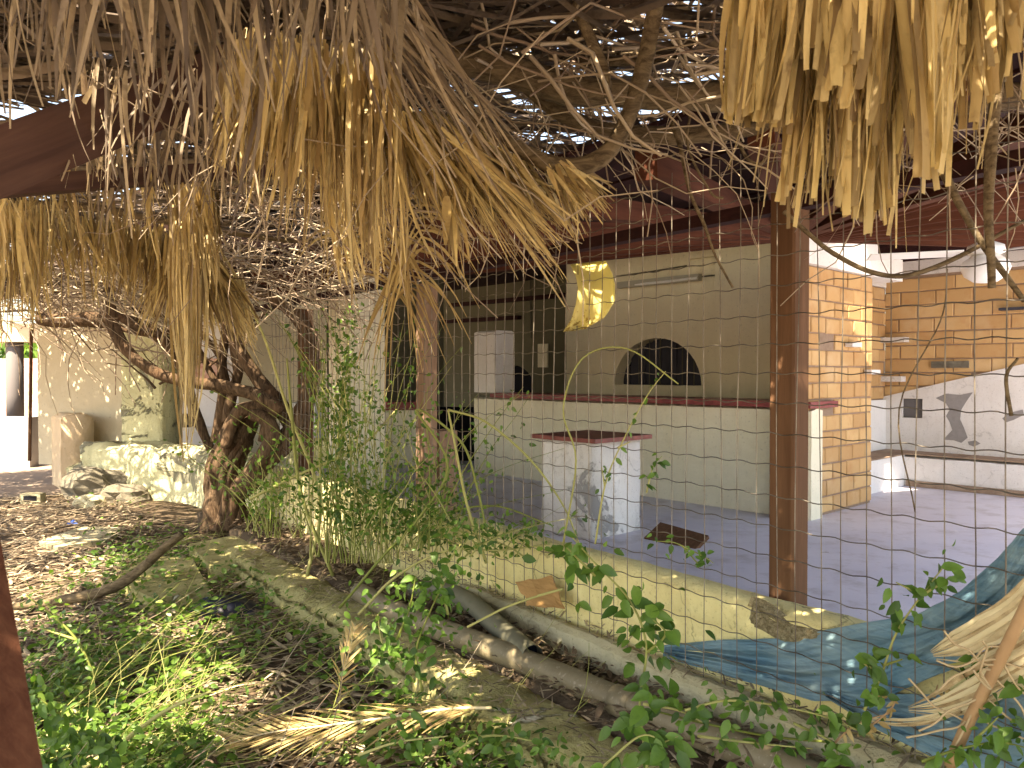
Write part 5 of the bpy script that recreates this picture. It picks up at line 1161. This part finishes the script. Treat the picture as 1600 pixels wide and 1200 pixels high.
# tall shrub of thin stems in front of the fence, left of the second post
def shrub(label, base_pts, N, Y, top, nl, seed, lean=30, cat='shrub', lsz=(.018, .042), mat='leaf'):
    g = np.random.default_rng(seed + 700); root = empty('shrub', atY(base_pts[0][0], base_pts[0][1], Y), label, cat); tips = []; 
    for i in range(N):
        bx_, by_ = base_pts[g.integers(0, len(base_pts))]; bx_ += g.normal() * 14; Yi = Y + g.normal() * .12
        x, y = bx_, by_; L = g.uniform(.5, 1.0) * (by_ - top); pts = [(x, y)]; dx = g.normal() * lean
        n = 5
        for k in range(n): x += dx / n * (1 + k * .4); y -= L / n * (1 - .07 * k); dx += g.normal() * lean * .25; pts.append((x, y))
        P = catmull([atY(a, b, Yi) for a, b in pts], 4); tips += P[4:]
        mb = MB(); mb.tube(P, lerps([.0042, .0012], len(P)), 4, t=float(g.random()), cap=False); localize(mb.build('stem', 'stem', None, True), root)
    pts = np.array([tuple(tips[g.integers(0, len(tips))]) for _ in range(nl)]) + g.normal(0, .028, (nl, 3)); D = g.normal(0, 1, (nl, 3)); D[:, 2] -= .2
    o = leaf_obj('foliage', pts, D, g.uniform(*lsz, nl), mat, None, LVn if False else LV, LF, up=.5); o['kind'] = 'stuff'; localize(o, root); return root
shrub('tall airy green shrub tangled in the fence left of the second post', [(520, 880), (545, 880), (500, 870), (570, 880), (600, 880)], 50, 4.3, 400, 850, 1, 50)
shrub('dense green column of leaves against the cream pillar', [(540, 760), (530, 720)], 10, 4.5, 420, 700, 2, 16)
shrub('wispy green stems right of the second post', [(640, 860), (700, 860), (690, 840)], 12, 3.9, 560, 260, 3, 60)
shrub('low bushy growth under the second post', [(600, 850), (640, 860), (560, 860), (680, 870)], 34, 4.0, 690, 1000, 4, 50)
shrub('yellow-green growth beside the vine trunk', [(430, 840), (460, 840), (400, 830)], 30, 4.9, 640, 520, 5, 40, mat='leaf_y')
shrub('creeping growth in front of the low wall', [(730, 870), (760, 860), (790, 870)], 10, 3.5, 790, 260, 6, 40)
# long arching canes
for lst, Y, lab in (([(280, 0), ], 0, ''),):
    pass
for lst, Y, rp, lab in (
    ([(480, 900), (500, 780), (450, 640), (410, 520), (360, 420)], 4.6, [3, 3, 2.5, 2, 1.5], 'long green cane leaning left over the vine limbs'),
    ([(520, 900), (470, 770), (455, 640), (448, 560)], 4.5, [3, 3, 2.5, 1.5], 'upright green cane before the red-brown post'),
    ([(640, 830), (700, 730), (650, 640), (720, 690), (745, 760), (760, 830)], 3.8, [2, 2, 2, 2, 2, 2], 'green cane looping beside the post stub'),
    ([(760, 880), (730, 790), (710, 690), (700, 640)], 3.6, [3, 2.5, 2, 1.5], 'green cane in front of the black panel in the bar'),
    ([(700, 640), (760, 660), (830, 720), (880, 790), (905, 850)], 3.5, [2, 2, 2, 1.6, 1.2], 'green cane arching down across the counter'),
    ([(560, 960), (620, 900), (700, 860), (780, 860), (860, 850)], 3.6, [2.4, 2.4, 2, 1.6, 1.2], 'straw-green stalk leaning over the low wall'),
    ([(530, 950), (640, 830), (760, 790), (860, 820)], 3.9, [2.4, 2, 1.6, 1.2], 'arching stalk above the kerb'),
    ([(880, 850), (900, 720), (880, 640), (910, 560), (980, 545), (1060, 600)], 2.6, [1.6, 1.5, 1.4, 1.3, 1.3, 1.2], 'thin tendril arching over the red counter top'),
    ([(730, 980), (800, 945), (880, 920), (840, 930)], 2.7, [2, 2, 1.6, 1], 'straw stalk crossing the short pipe'),
    ([(390, 780), (470, 740), (560, 700), (620, 640)], 4.8, [2.4, 2.2, 2, 1.6], 'green stalk crossing the vine trunk'),
    ([(130, 1200), (190, 1160), (260, 1110), (330, 1080)], 2.5, [4, 4, 3, 2], 'bright green stalk near the lower left corner'),
    ([(1300, 1160), (1200, 1150), (1100, 1130), (1020, 1110)], 2.2, [2, 2, 2, 1.5], 'thin stem trailing along the long pipe'),
    ):
    P = catmull(pts3(lst, Y), 6); mb = MB(); mb.tube(P, [r * Y / 1200 for r in lerps(rp, len(P))], 5, t=random.random()); tag(mb.build('green_cane', 'stem', None, True), lab, 'stem')
